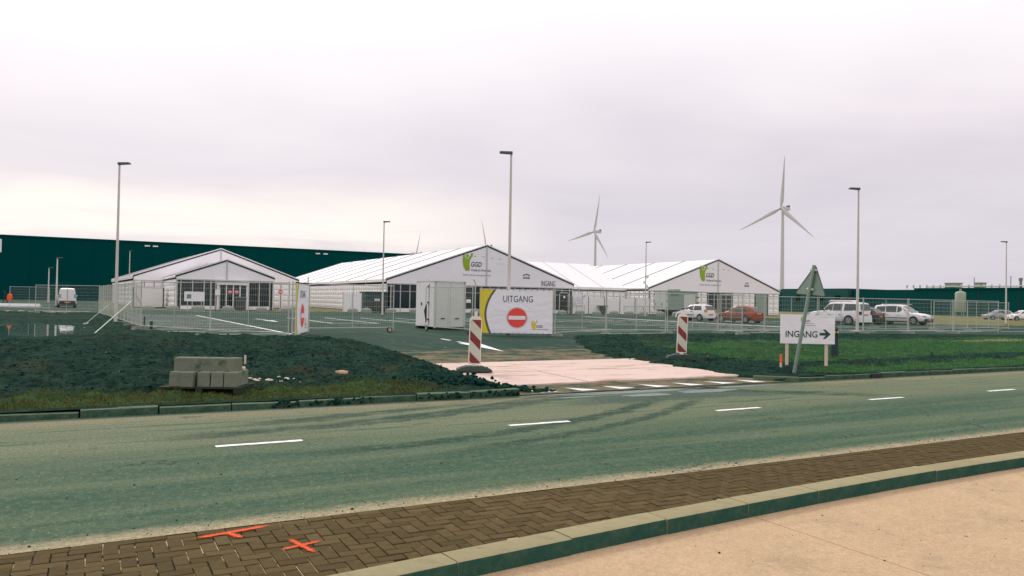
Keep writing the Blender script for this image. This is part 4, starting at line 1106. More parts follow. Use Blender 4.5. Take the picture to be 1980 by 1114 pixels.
# projecting door portal
mb = MB(); mb.box((4.0, -.5, 0), (4.2, 0, 3.0)); mb.build('portal_side', M['white'], A1)
mb = MB(); mb.box((7.0, -.5, 0), (7.2, 0, 3.0)); mb.build('portal_side', M['white'], A1)
mb = MB(); mb.box((3.95, -.55, 2.7), (7.25, 0, 3.02)); mb.build('portal_lintel', M['white'], A1)
for k in range(4):
    x0 = 4.25 + k * .7
    mb = MB(); mb.box((x0 + .06, -.36, .1), (x0 + .64, -.33, 2.62)); mb.build('door_leaf', M['glass'], A1)
    mb = MB(); mb.box((x0, -.4, .02), (x0 + .06, -.32, 2.7)); mb.box((x0 + .64, -.4, .02), (x0 + .7, -.32, 2.7)); mb.box((x0, -.4, .02), (x0 + .7, -.32, .1)); mb.build('door_frame', M['white'], A1)
for xx in (4.95 + .35 - .0, 6.0): no_entry(A1, xx, 1.95, .19, -.42, .004)
mb = MB(); mb.box((3.78, -.62, 1.55), (4.3, -.58, 2.15)); mb.build('notice', M['banner'], A1)

# ------------------------------------------------------------------ mesh fence
def rod(mb, a, b, r, n=3):
    a, b = Vector(a), Vector(b); d = (b - a).normalized()
    ref = Vector((0, 1, 0)); u = d.cross(ref).normalized() * r; w = Vector((0, 1, 0)) * r
    base = len(mb.v); P = []
    for q in (a, b):
        for k in range(n):
            t = 2 * math.pi * k / n; P.append(q + u * math.cos(t) + w * math.sin(t))
    mb.add(P, [(k, (k + 1) % n, n + (k + 1) % n, n + k) for k in range(n)])
_pc = {}
def panel_parts(L):
    key = round(L, 1)
    if key in _pc: return _pc[key]
    H = 2.0; tr = 0.021; parts = []
    def tubepart(name, a, b, r=tr, n=6):
        mb = MB(); mb.tube([a, b], r, n); parts.append((name, mb.mesh(name, 60), 'galv', None))
    tubepart('post', (0.03, 0, .03), (0.03, 0, H + .05)); tubepart('post', (L - .03, 0, .03), (L - .03, 0, H + .05))
    tubepart('top_rail', (0.03, 0, H), (L - .03, 0, H)); tubepart('bottom_rail', (0.03, 0, .16), (L - .03, 0, .16))
    tubepart('middle_post', (L / 2, 0.0, .16), (L / 2, 0.0, H), .013)
    mb = MB(); nv = int(L / 0.105)
    for k in range(1, nv): rod(mb, (L * k / nv, .012, .16), (L * k / nv, .012, H), .0029)
    for k in range(1, 8): rod(mb, (.03, .016, .16 + (H - .16) * k / 8), (L - .03, .016, .16 + (H - .16) * k / 8), .0034)
    parts.append(('wire_mesh', mb.mesh('wire_mesh', fix=False), 'wire', 'stuff'))
    mb = MB(); mb.prism([(-.36, 0), (.36, 0), (.32, .13), (-.32, .13)], -.11, .11); fm = mb.mesh('foot')
    parts.append(('foot', fm, 'conc_grey', None))
    _pc[key] = parts; return parts
def fence(p0, p1, label, z0=GZ, z1=None, foot=True, group='mesh fence panels round the car park'):
    p0, p1 = Vector(p0), Vector(p1); d = p1 - p0; L = d.length
    e = empty('mesh_fence', (p0.x, p0.y, z0), math.atan2(d.y, d.x), label, 'fence', group)
    for name, me, mt, kind in panel_parts(L):
        if name == 'foot':
            if foot: link(name, me, M[mt], e, (0.0, 0, -.02), (0, 0, R(90) + random.uniform(-.2, .2)))
            continue
        link(name, me, M[mt], e, scale=(L / round(L, 1), 1, 1), kind=kind)
    return e
ORD = ['nearest', 'second', 'third', 'fourth', 'fifth', 'sixth', 'seventh', 'eighth', 'ninth']
# left side row, running back from the corner
A = Vector((1.83, 36.2)); B = Vector((0.45, 61.0)); n = 7
for k in range(n):
    fence(A.lerp(B, k / n), A.lerp(B, (k + 1) / n), ('corner' if k == 0 else ORD[k]) + ' panel from the front corner in the mesh fence row running back on the left', GZ + .02)
fence((-3.6, 65.0), (0.45, 61.0), 'mesh fence panel running leftwards from the far end of the left row', GZ + .05)
fence((-6.55, 82.4), (-3.3, 79.0), 'farthest mesh fence panel at the left edge with an orange jacket on its post', GZ)
# front, left of the exit
fence((1.83, 36.2), (4.05, 31.9), 'front mesh fence panel right of the left corner, before the bay lines', GZ + .02)
fence((4.05, 31.9), (6.35, 28.6), 'front mesh fence panel ending at the edge-on exit banner', GZ + .02)
FB1 = fence((6.42, 28.4), (7.75, 31.7), 'mesh fence panel carrying the edge-on exit banner', GZ + .03)
LEAF = fence((7.85, 31.8), (11.75, 32.4), 'left gate leaf of mesh fence standing open on an orange-rimmed wheel', GZ + .07, foot=False)
LEAF2 = fence((13.95, 34.0), (14.45, 29.9), 'right gate leaf of mesh fence swung open before the white cabin', GZ + .07, foot=False)
FB2 = fence((14.7, 29.75), (17.6, 28.25), 'mesh fence panel carrying the large UITGANG banner', GZ + .0)
def caster(leaf, x):
    L = 1
    mb = MB(); mb.lathe([(.05, -.03), (.11, -.035), (.13, -.02), (.13, .02), (.11, .035), (.05, .03)], 14, 'y', (x, 0, .06)); w = mb.build('gate_wheel', M['tyre'], leaf, smooth=40)
    mb = MB(); mb.lathe([(.03, -.045), (.085, -.04), (.085, .04), (.03, .045)], 12, 'y', (x, 0, .06)); mb.build('wheel_hub', M['tan_rock'], w)
    mb = MB(); mb.box((x - .012, -.05, .06), (x + .012, .05, .22)); mb.build('fork', M['galv'], leaf)
caster(LEAF, 3.78); caster(LEAF2, .15)
mb = MB(); mb.tube([(.16, -.05, .35), (.10, -.06, .9), (.16, -.05, 1.2)], [.02, .07, .02], 8); mb.build('rolled_cover', M['trim'], LEAF2)
# gate hinge post with a hook at its top
gp = empty('gate_post', (14.55, 29.85, GZ), 0, 'slim steel gate post with hooked top left of the UITGANG banner', 'post')
mb = MB(); mb.tube([(0, 0, 0), (0, 0, 2.2), (-.03, 0, 2.32), (-.1, 0, 2.42)], .025, 6); mb.build('tube', M['galv'], gp)
mb = MB(); mb.box((-.3, -.12, 0), (.3, .12, .16)); mb.build('foot', M['rubber'], gp)
gp2 = empty('gate_post', (7.8, 31.75, GZ), 0, 'slim steel gate post with crossbar behind the edge-on exit banner', 'post')
mb = MB(); mb.tube([(0, 0, 0), (0, 0, 2.35)], .025, 6); mb.build('tube', M['galv'], gp2)
mb = MB(); mb.box((-.28, -.02, 2.06), (.16, .02, 2.11)); mb.build('crossbar', M['galv'], gp2)
# front, right of the exit
RF = [(17.65, 28.3), (22.4, 31.1), (25.6, 30.3), (28.9, 30.1), (32.6, 30.4), (36.1, 29.7), (38.9, 28.9), (42.0, 28.2), (45.6, 27.7), (49.6, 27.3)]
labs = ['mesh fence panel just right of the UITGANG banner', 'second mesh fence panel right of the UITGANG banner', 'mesh fence panel before the white hatchback', 'mesh fence panel before the red hatchback',
        'mesh fence panel behind the leaning triangular sign', 'mesh fence panel before the large white four-by-four', 'mesh fence panel just right of the near lamp post at right',
        'mesh fence panel before the white car facing right', 'mesh fence panel before the dry grass and silo']
for k in range(9): fence(RF[k], RF[k + 1], labs[k])
fence((28.2, 27.7), (29.0, 30.0), 'mesh fence panel standing askew towards the road before the red hatchback', GZ + .02)
fence((52.6, 33.4), (56.0, 33.0), 'set-back mesh fence panel at the far right, left one of two'); fence((56.0, 33.0), (60.2, 32.4), 'set-back mesh fence panel at the right edge of view')
# diagonal props
def prop(a, b, label, r=.024):
    o = empty('fence_prop', a, 0, label, 'prop'); a, b = Vector(a), Vector(b)
    mb = MB(); mb.tube([(0, 0, 0), b - a], r, 6); mb.build('tube', M['sign_back'], o)
    mb = MB(); mb.box((-.12, -.12, -.05), (.12, .12, .03)); mb.build('base_plate', M['galv'], o)
prop((0.05, 33.6, .2), (1.6, 38.8, 1.5), 'pale diagonal prop bracing the left fence row')
prop((-0.25, 45.2, .25), (0.95, 52.5, 1.2), 'thin second prop farther back on the left fence row', .014)

# ------------------------------------------------------------------ banners
def banner(p0, p1, z0, h, label, out):
    p0, p1 = Vector(p0), Vector(p1); d = p1 - p0; L = d.length; nrm = Vector((d.y, -d.x)).normalized() * out
    e = empty('banner', (p0.x + nrm.x, p0.y + nrm.y, z0), math.atan2(d.y, d.x), label, 'banner', 'exit banners on the fence')
    mb = MB(); mb.box((0, -.004, 0), (L, .004, h)); mb.build('sheet', M['banner'], e)
    # yellow field with its dark curved edge
    cv = [(.44 * L * .42 + .0, h), (.105 * L, .78 * h), (.065 * L, .55 * h), (.062 * L, .35 * h), (.09 * L, .15 * h), (.125 * L, 0)]
    cv[0] = (.185 * L, h)
    sm = []
    for i in range(len(cv) - 1):
        p = [Vector(cv[max(i - 1, 0)]), Vector(cv[i]), Vector(cv[i + 1]), Vector(cv[min(i + 2, len(cv) - 1)])]
        for s in range(6):
            t = s / 6; sm.append(.5 * ((2 * p[1]) + (p[2] - p[0]) * t + (2 * p[0] - 5 * p[1] + 4 * p[2] - p[3]) * t * t + (3 * p[1] - p[0] - 3 * p[2] + p[3]) * t ** 3))
    sm.append(Vector(cv[-1])); 
    band = MB(); wv = .034 * L
    band.add([(q.x - .005, -.008, q.y) for q in sm] + [(q.x + wv * (.8 + .3 * abs(q.y / h - .5)), -.008, q.y) for q in sm], [(k, k + 1, len(sm) + k + 1, len(sm) + k) for k in range(len(sm) - 1)])
    yl = MB(); yl.add([(0.0, -.008, q.y) for q in sm] + [(q.x - .005, -.008, q.y) for q in sm], [(k, k + 1, len(sm) + k + 1, len(sm) + k) for k in range(len(sm) - 1)])
    yl.build('yellow_field', M['yellow'], e); band.build('curved_band', M['olive_print'], e)
    link('lettering', text_mesh('UITGANG', .4, .41 * L, .001), M['dark_print'], e, (.52 * L, -.008, .72 * h))
    no_entry(e, .51 * L, .36 * h, .135 * L, -.008, .003)
    logo(e, .715 * L, .09 * h, .21 * h, -.008, .003, False, 'yellow')
    for k in range(12):
        for zz_ in (0.0, h):
            mb = MB(); x = (k + .5) * L / 12; mb.box((x - .006, -.01, zz_ - .05), (x + .006, .03, zz_ + .05)); mb.build('cable_tie', M['trim'], e)
    return e
banner((14.74, 29.72), (17.52, 28.29), GZ + .10, 1.88, 'UITGANG banner facing the road with red no-entry disc and yellow edge', .06)
banner((6.5, 28.5), (7.72, 31.55), GZ + .10, 1.92, 'exit banner seen almost edge-on at the left of the exit', .06)

# ------------------------------------------------------------------ lamp posts
def lamp(x, y, z, h, label, side, r=.085):
    o = empty('lamp_post', (x, y, z), -yaw, label, 'lamp post', 'lamp posts round the car park')
    mb = MB(); mb.tube([(0, 0, 0), (0, 0, h * .25), (0, 0, h)], [r, r * .85, r * .55], 12); mb.build('pole', M['lamp_pole'], o, smooth=40)
    mb = MB(); mb.tube([(0, 0, .0), (0, 0, .12)], r * 1.25, 12); mb.build('base_collar', M['lamp_head'], o)
    mb = MB(); mb.box((-.03, -.04, .7), (.03, -r + .02, 1.1)) if False else mb.box((-.05, -r - .004, .6), (.05, -r + .02, .95)); mb.build('service_door', M['lamp_pole'], o)
    mb = MB(); s = side
    mb.add([(-.06 * s, -.10, h), (.52 * s, -.15, h + .05), (.52 * s, .15, h + .05), (-.06 * s, .10, h), (-.06 * s, -.08, h + .12), (.50 * s, -.12, h + .12), (.50 * s, .12, h + .12), (-.06 * s, .08, h + .12)],
           [(0, 1, 2, 3), (4, 5, 6, 7), (0, 1, 5, 4), (1, 2, 6, 5), (2, 3, 7, 6), (3, 0, 4, 7)]); mb.build('lamp_head', M['lamp_head'], o)
    return o
lamp(1.05, 43.2, GZ, 8.0, 'tall lamp post at left beside the receding mesh fence', 1)
lamp(16.15, 29.75, GZ, 8.0, 'tallest lamp post, rising behind the UITGANG banner', -1)
lamp(37.2, 28.0, GZ, 8.0, 'tall lamp post at right among the parked cars', -1)
lamp(21.7, 62.5, GZ, 8.0, 'slender lamp post before the long left side of the middle tent', 1)
LM = lamp(52.1, 65.2, GZ, 8.0, 'slender lamp post with camera boxes before the linking tent', 1)
lamp(77.6, 42.0, GZ, 8.0, 'lamp post near the right edge standing in dry grass', -1)
lamp(-5.3, 123, GZ, 4.9, 'shorter of two pale lamp posts left of the white van', 1, .11)
lamp(-3.35, 95.0, GZ, 5.2, 'taller of two pale lamp posts left of the white van', 1, .11)
lamp(6.3, 168, GZ, 10.0, 'distant lamp post poking above the leftmost tent eave', 1, .12)
for zz_, s in ((4.2, .16), (3.6, -.14), (3.2, .12)):
    mb = MB(); mb.box((s - .12, -.2, zz_), (s + .12, .05, zz_ + .28)); mb.build('camera_box', M['white'], LM)

# ------------------------------------------------------------------ white site cabin
cb = empty('site_cabin', (14.85, 35.0, GZ), 0, 'white boxy site cabin behind the open right gate leaf', 'cabin')
W_, D_, H_ = 1.62, 2.5, 2.42
mb = MB(); mb.box((0, 0, .14), (W_, D_, H_)); mb.build('body', M['white'], cb)
mb = MB(); mb.box((-.03, -.03, H_), (W_ + .03, D_ + .03, H_ + .07)); mb.build('roof', M['white'], cb)
for x0, x1 in ((.06, W_ / 2 - .02), (W_ / 2 + .02, W_ - .06)):
    mb = MB(); mb.box((x0, -.035, .2), (x1, 0, H_ - .08)); d_ = mb.build('door', M['container_pale'], cb)
    mb = MB(); mb.box(((x0 + x1) / 2 - .1, -.07, .55), ((x0 + x1) / 2 + .1, -.035, .6)); mb.build('handle', M['trim'], d_)
for zc in (.14, H_ - .07):
    mb = MB(); mb.box((-.02, -.045, zc), (W_ + .02, -.036, zc + .06)); mb.build('door_rail', M['alu'], cb)
for xx in (0, W_):
    mb = MB(); mb.box((xx - .04, -.045, .1), (xx + .04, .03, H_)); mb.build('corner_post', M['alu'], cb)
mb = MB(); mb.box((-.03, .75, .2), (0, 1.75, H_ - .12)); sdoor = mb.build('side_door', M['white'], cb)
for zc in (.45, 1.3, 2.1):
    mb = MB(); mb.box((-.075, .68, zc), (-.03, .82, zc + .1)); mb.build('hinge', M['lamp_head'], sdoor)
mb = MB(); mb.box((-.07, 1.6, 1.2), (-.03, 1.68, 1.35)); mb.build('handle', M['lamp_head'], sdoor)
for yy in (.73, 1.77):
    mb = MB(); mb.box((-.012, yy, .2), (-.001, yy + .02, H_ - .12)); mb.build('door_gap', M['trim'], cb)
mb = MB(); mb.box((.0, .0, 0), (W_, .12, .14)); mb.build('skid', M['rubber'], cb)
mb = MB(); mb.box((.0, D_ - .3, 0), (W_, D_, .14)); mb.build('skid', M['rubber'], cb)

# ------------------------------------------------------------------ striped barrier boards
def beacon(x, y, z, rz, label, tilt=0.0):
    o = empty('barrier_board', (x, y, z), rz, label, 'barrier board', 'red and white barrier boards beside the driveway')
    o.rotation_euler = (0, tilt, rz)
    w, h, z0 = .145, 1.10, .16
    fr = MB(); fr.prism([(-w, z0), (w, z0), (w, z0 + h - .05), (w - .05, z0 + h + .03), (-w + .05, z0 + h + .03), (-w, z0 + h - .05)], -.022, .022); fr.build('frame', M['baken_frame'], o)
    iw = w - .022; b0, b1 = z0 + .03, z0 + h - .05
    mb = MB(); mb.quad((-iw, -.026, b0), (iw, -.026, b0), (iw, -.026, b1), (-iw, -.026, b1)); mb.build('reflector', M['baken_white'], o)
    sl = 1.0; hh = b1 - b0
    for k in range(3):
        t = b1 - (-.03 + .49 * k) * hh
        pts = [(iw, t - 2 * iw * sl), (-iw, t), (-iw, t + .215 * hh), (iw, t + .215 * hh - 2 * iw * sl)]
        # clip to the board
        def clip(ps, zc, keep_below):
            out = []
            for i in range(len(ps)):
                a, b = ps[i], ps[(i + 1) % len(ps)]; ina = (a[1] <= zc) == keep_below; inb = (b[1] <= zc) == keep_below
                if ina: out.append(a)
                if ina != inb: s_ = (zc - a[1]) / (b[1] - a[1]); out.append((a[0] + (b[0] - a[0]) * s_, zc))
            return out
        ps = clip(pts, b1, True); ps = clip(ps, b0, False) if len(ps) > 2 else ps
        if len(ps) > 2:
            mb = MB(); mb.add([(p, -.029, q) for p, q in ps], [tuple(range(len(ps)))]); mb.build('red_stripe', M['baken_red'], o)
    mb = MB(); mb.tube([(0, 0, z0 + h), (0, 0, z0 + h + .15)], .034, 10); mb.build('lamp_stub', M['baken_frame'], o)
    mb = MB(); mb.box((-.05, -.03, .02), (.05, .03, z0 + .02)); mb.build('spigot', M['baken_frame'], o)
    ft = MB(); ft.prism([(-.42, 0), (.42, 0), (.40, .05), (.2, .12), (-.2, .12), (-.40, .05)], -.2, .2); ft.build('foot', M['foot'], o)
    for s in (-1, 1):
        mb = MB(); mb.box((s * .27 - .05, -.06, .06), (s * .27 + .05, .06, .1)); mb.build('foot_grip', M['foot'], o)
    return o
beacon(7.95, 16.3, .13, -yaw + R(8), 'nearer striped barrier board, left of the pale plates', R(1.0))
beacon(15.0, 17.1, .22, -yaw - R(4), 'farther striped barrier board, on the soil right of the plates', R(1.5))

# ------------------------------------------------------------------ INGANG sign, leaning triangle sign, bollard, stakes
sg = empty('direction_sign', (16.24, 14.58, .21), math.atan2(-.62, .95), 'white INGANG direction board with arrow on two wooden posts', 'sign')
for xx in (.19, 1.22):
    mb = MB(); mb.box((xx - .035, .02, 0), (xx + .035, .07, 1.05)); mb.build('post', M['post_wood'], sg)
mb = MB(); mb.box((0, -.01, .58), (1.42, .015, 1.36)); mb.build('board', M['banner'], sg)
link('lettering', text_mesh('INGANG', .24, .83, .003), M['dark_print'], sg, (.55, -.015, .755))
arrow = [(1.02, .81), (1.18, .81), (1.11, .72), (1.17, .72), (1.31, .845), (1.17, .97), (1.11, .97), (1.18, .88), (1.02, .88)]
link('arrow', flat(arrow, 0), M['dark_print'], sg, (0, -.015, 0))
logo(sg, .54, 1.12, .19, -.014, .002, False)
mb = MB(); mb.box((.56, -.016, 1.065), (.92, -.0145, 1.075)); mb.build('thin_rule', M['grey_print'], sg)
ts = empty('warning_sign', (15.6, 13.55, .1), 0, 'leaning grey pole with a triangular sign seen from behind', 'sign')
lean = (rt * .175 + Vector((0, 0, 1))).normalized() * 2.78
mb = MB(); mb.tube([(0, 0, 0), lean], .045, 10); mb.build('pole', M['sign_back'], ts, smooth=40)
top = lean
ax = (lean.normalized()); side = (rt * .52 - Vector((fw.x, fw.y, 0)).normalized() * .85).normalized(); side = (side - ax * side.dot(ax)).normalized()
nn = side.cross(ax).normalized()
def tri_pts(r_, off):
    P = [top + ax * .02, top - ax * .76 - side * .46, top - ax * .76 + side * .46]; out = []
    for i in range(3):
        a, b, c = P[i], P[i - 1], P[(i + 1) % 3]
        out += [a + (b - a).normalized() * .06 + nn * off, a + (c - a).normalized() * .06 + nn * off]
    return out
A_, B_ = tri_pts(0, -.05), tri_pts(0, -.065)
mb = MB(); mb.add(A_ + B_, [tuple(range(6)), tuple(range(11, 5, -1))] + [(i, (i + 1) % 6, 6 + (i + 1) % 6, 6 + i) for i in range(6)]); mb.build('plate', M['sign_back'], ts)
for k in (.12, .62):
    c = top - ax * k; mb = MB(); mb.tube([c - side * .09 - nn * .02, c + side * .09 - nn * .02], .035, 6); mb.build('clamp', M['galv'], ts)
for i in range(0, 6, 2):
    a, b = A_[(i + 1) % 6], A_[(i + 2) % 6]; mb = MB(); mb.tube([a, b], .012, 5); mb.build('rim', M['lamp_head'], ts)
bo = empty('bollard', (20.7, 16.4, .2), -yaw, 'dark round-topped bollard just behind the INGANG board', 'bollard')
mb = MB(); mb.lathe([(.13, 0), (.115, .5), (.1, .82), (.11, .84), (.11, .88), (.095, .93), (.05, .97), (.01, .98)], 14); mb.build('body', M['bollard'], bo, smooth=40)
for s in (-.03, .05):
    mb = MB(); mb.box((s - .02, -.118, .76), (s + .02, -.09, .82)); mb.build('reflector', M['yellow'], bo)
def stake(x, y, z, h, w, mat, label, tip=None):
    o = empty('stake', (x, y, z), -yaw, label, 'stake')
    mb = MB(); mb.box((-w, -w, 0), (w, w, h)); mb.build('shaft', M[mat], o)
    if tip: mb = MB(); mb.box((-w * 1.05, -w * 1.05, h * .45), (w * 1.05, w * 1.05, h + .005)); mb.build('painted_top', M[tip], o)
stake(15.85, 14.2, .12, .40, .022, 'post_wood', 'short orange-topped stake beside the leaning sign pole', 'orange')
stake(2.95, 17.4, .26, .26, .018, 'post_wood', 'small pale stake on the soil right of the block stack')
stake(2.3, 37.0, .22, .42, .05, 'bollard', 'low dark post at the foot of the left fence corner')
stake(2.2, 40.3, .25, .5, .03, 'bollard', 'thin dark post inside the left fence corner')
stake(23.7, 15.1, .22, .17, .028, 'bollard', 'stubby dark peg alone on the right-hand turf')

# ------------------------------------------------------------------ pallet with concrete blocks
PR = R(-27)
px0, py0 = 1.0, 14.05
pz0 = .16
pal = empty('pallet', (px0, py0, pz0), PR, 'dark worn pallet under the stacked concrete blocks', 'pallet')
for k in range(5):
    mb = MB(); mb.box((0, k * .17, .08), (1.36, k * .17 + .12, .105)); mb.build('deck_board', M['wood'], pal)
for xx in (0, .62, 1.24):
    mb = MB(); mb.box((xx, 0, 0), (xx + .1, .8, .08)); mb.build('bearer', M['wood'], pal)
cR = Matrix.Rotation(PR, 3, 'Z')
def cblock(x, y, z, a, b, h, rz, label, taper=0.0, mat='conc'):
    p = cR @ Vector((x, y, 0))
    mb = MB(); c = .012
    lo = [(0, 0, 0), (a, 0, 0), (a, b, 0), (0, b, 0)]
    hi = [(taper, 0, h - c), (a, 0, h - c), (a, b, h - c), (taper, b, h - c)]
    tp = [(taper + c, c, h), (a - c, c, h), (a - c, b - c, h), (taper + c, b - c, h)]
    mb.add(lo + hi + tp, [(3, 2, 1, 0), (0, 1, 5, 4), (1, 2, 6, 5), (2, 3, 7, 6), (3, 0, 4, 7), (4, 5, 9, 8), (5, 6, 10, 9), (6, 7, 11, 10), (7, 4, 8, 11), (8, 9, 10, 11)])
    o = mb.build('concrete_block', M[mat], loc=(px0 + p.x, py0 + p.y, pz0 + z), rot=(0, 0, PR + rz), label=label, cat='block', group='concrete blocks stacked on the pallet')
    return o
names = ['leftmost upright concrete block in the lower row on the pallet', 'second upright block from the left in the lower row', 'middle upright block of the lower row under the long beam', 'fourth upright block from the left in the lower row', 'rightmost upright concrete block in the lower row on the pallet']
for k in range(5):
    cblock(.13 + .222 * k + (.03 if k > 1 else 0), .02 + (.05 if k in (1,) else .08) * (0 if k == 1 else 1), .107, .205, .62, .245, R((-2, 1, 0, 2, -1)[k]), names[k], .014 if k in (0, 3) else .006)
cblock(.13, .30, .353, 1.08, .24, .22, R(1), 'long concrete beam lying across the top of the block stack')
cblock(1.13, .55, .353, .12, .10, .05, R(12), 'small pale concrete offcut on the right end of the stack', 0, 'rock')

# ------------------------------------------------------------------ things in front of the tents
def gblock_mesh(seed):
    random.seed(seed); mb = MB(); n, m = 16, 6; vs_ = []; fs = []
    for j in range(m + 1):
        t = j / m; zz_ = .58 * t; 
        k = 1.0 if t < .45 else math.sqrt(max(0, 1 - ((t - .45) / .55) ** 2.4)) * 1.0
        for i in range(n):
            a = 2 * math.pi * i / n; cx, sx = math.cos(a), math.sin(a)
            rr = (abs(cx) ** 3.2 + abs(sx) ** 3.2) ** (-1 / 3.2)
            s = max(.12, k) * (1 + random.uniform(-.03, .03))
            vs_.append((.56 * rr * cx * s, .42 * rr * sx * s, zz_ + random.uniform(-.008, .008) * (j > 0)))
    for j in range(m):
        for i in range(n): fs.append((j * n + i, j * n + (i + 1) % n, (j + 1) * n + (i + 1) % n, (j + 1) * n + i))
    fs += [tuple(range(n)), tuple(range(m * n, (m + 1) * n))]
    mb.add(vs_, fs); return mb.mesh('ballast_boulder', 50)
GB = [gblock_mesh(s) for s in (1, 2, 3)]
def gblock(x, y, label, k):
    o = link('ballast_boulder', GB[k % 3], M['conc_grey'], None, (x, y, GZ), (0, 0, random.uniform(-.3, .3)), (random.uniform(.9, 1.08), 1, random.uniform(.9, 1.05)), label, 'boulder', 'rounded grey blocks before the tents')
for k, (x, y) in enumerate(((4.5, 76.4), (6.5, 76.6), (8.6, 75.8), (11.3, 76.4), (14.2, 75.6), (16.4, 75.0))):
    gblock(x, y, ('leftmost' if k == 0 else 'rightmost' if k == 5 else ORD[k]) + (' of the six rounded grey blocks before the porch tent' if k in (0, 5) else ' from the left of the rounded grey blocks before the porch tent'), k)
for k, (x, y) in enumerate(((23.4, 76.6), (25.0, 77.0), (27.6, 76.8), (30.2, 76.6), (37.9, 77.6))):
    gblock(x, y, ['rounded grey block before the white screen by the middle tent', 'rounded grey block between white screen and dark storage box', 'rounded grey block right of the dark storage box', 'rounded grey block left of the white site cabin before the glazing', 'rounded grey block seen between site cabin and UITGANG banner'][k], k)
for k, (x, y) in enumerate(((48.8, 76.6), (50.9, 76.0), (53.0, 75.5), (55.0, 74.8), (56.6, 74.0), (58.2, 73.2), (60.0, 72.2), (61.6, 71.2), (75.6, 75.2))):
    gblock(x, y, ['rounded grey block beside the dark entrance door of the middle tent', 'second rounded grey block right of the entrance door', 'third rounded grey block right of the entrance door', 'fourth rounded grey block right of the entrance door', 'rounded grey block left of the crowd barrier', 'rounded grey block before the crowd barrier', 'rounded grey block under the trailer doors', 'rounded grey block between trailer and white hatchback', 'lone rounded grey block right of the red hatchback'][k], k)
random.seed(5)

# white screen, dark storage box left of the middle tent front
ws = empty('white_screen', (23.1, 79.0, GZ), 0, 'white two-leaf screen left of the dark storage box', 'screen')
for k in range(2):
    mb = MB(); mb.box((k * 1.0 + .02, 0, .08), (k * 1.0 + .98, .05, 2.05)); mb.build('leaf', M['panel'], ws)
for k in range(3):
    mb = MB(); mb.box((k * 1.0 - .03, -.03, 0), (k * 1.0 + .03, .06, 2.12)); mb.build('post', M['alu'], ws)
db = empty('storage_box', (25.5, 79.0, GZ), 0, 'dark green storage box with a notice beside the middle tent', 'storage box')
mb = MB(); mb.box((0, 0, .1), (2.5, 2.0, 2.15)); mb.build('body', M['dark_green'], db)
mb = MB(); mb.box((-.05, -.05, 2.15), (2.55, 2.05, 2.24)); mb.build('roof', M['lamp_head'], db)
for k in range(3):
    mb = MB(); mb.box((.1 + k * .8, -.03, .2), (.8 + k * .8, 0, 1.5)); mb.build('door', M['lamp_head'], db)
mb = MB(); mb.box((1.0, -.06, 1.25), (1.6, -.03, 1.5)); mb.build('notice', M['container_pale'], db)
for xx in (0, 2.2):
    mb = MB(); mb.box((xx, .1, 0), (xx + .3, 1.9, .1)); mb.build('skid', M['trim'], db)
# hoarding before the linking tent
hb = empty('hoarding', (52.6, 80.2, GZ), R(-3), 'white board hoarding with dark posts before the linking tent', 'hoarding')
for k in range(5):
    mb = MB(); mb.box((k * 2.35 + .06, 0, .06), ((k + 1) * 2.35 - .06, .04, 2.15 - .04 * k)); mb.build('board', M['panel'], hb)
for k in range(6):
    mb = MB(); mb.box((k * 2.35 - .05, -.04, 0), (k * 2.35 + .05, .06, 2.2)); mb.build('post', M['container'], hb)
ib = empty('notice_board', (52.7, 79.6, GZ), 0, 'white notice board with printed lines by the entrance door', 'notice board')
mb = MB(); mb.box((0, 0, 1.15), (1.5, .03, 2.5)); mb.build('board', M['banner'], ib)
for k in range(5):
    mb = MB(); mb.box((.1, -.006, 2.0 - k * .17), (1.25 - .1 * (k % 3), -.003, 2.04 - k * .17)); mb.build('text_line', M['grey_print'], ib)
link('bird_mark', flat([(1.0, 2.2), (1.25, 2.28), (1.42, 2.42), (1.38, 2.24), (1.2, 2.16)], 0), M['dark_print'], ib, (0, -.006, 0))
for xx in (.1, 1.36):
    mb = MB(); mb.box((xx, .03, 0), (xx + .05, .08, 2.5)); mb.build('post', M['alu'], ib)
kb = empty('wheelie_bin', (56.4, 79.2, GZ), 0, 'small dark bin with tray standing before the white hoarding', 'bin')
mb = MB(); mb.prism([(.1, .1), (.75, .1), (.85, 1.0), (0, 1.0)], 0, .6); mb.build('body', M['lamp_head'], kb)
mb = MB(); mb.box((-.35, -.05, 1.0), (.9, .65, 1.12)); mb.build('lid', M['trim'], kb)
for xx in (.15, .6):
    mb = MB(); mb.lathe([(.03, -.03), (.1, -.03), (.1, .03), (.03, .03)], 10, 'y', (xx, .55, .1)); mb.build('wheel', M['tyre'], kb)
def crowd_barrier(x, y, rz, label):
    e = empty('crowd_barrier', (x, y, GZ), rz, label, 'barrier')
    mb = MB(); mb.tube([(0, 0, .2), (0, 0, 1.05), (.06, 0, 1.1), (2.24, 0, 1.1), (2.3, 0, 1.05), (2.3, 0, .2), (0, 0, .2)], .022, 6); mb.build('frame', M['lamp_head'], e)
    for k in range(1, 17):
        mb = MB(); mb.tube([(2.3 * k / 17, 0, .2), (2.3 * k / 17, 0, 1.1)], .014, 5); mb.build('bar', M['galv'], e)
    for xx in (.25, 2.05):
        mb = MB(); mb.box((xx - .03, -.35, 0), (xx + .03, .35, .05)); mb.box((xx - .02, -.02, .03), (xx + .02, .02, .2)); mb.build('foot', M['galv'], e)
crowd_barrier(56.6, 74.9, R(-28), 'steel crowd barrier before the white hoarding, left one'); crowd_barrier(58.8, 73.9, R(-55), 'steel crowd barrier beside the grey trailer, turned edge-on')
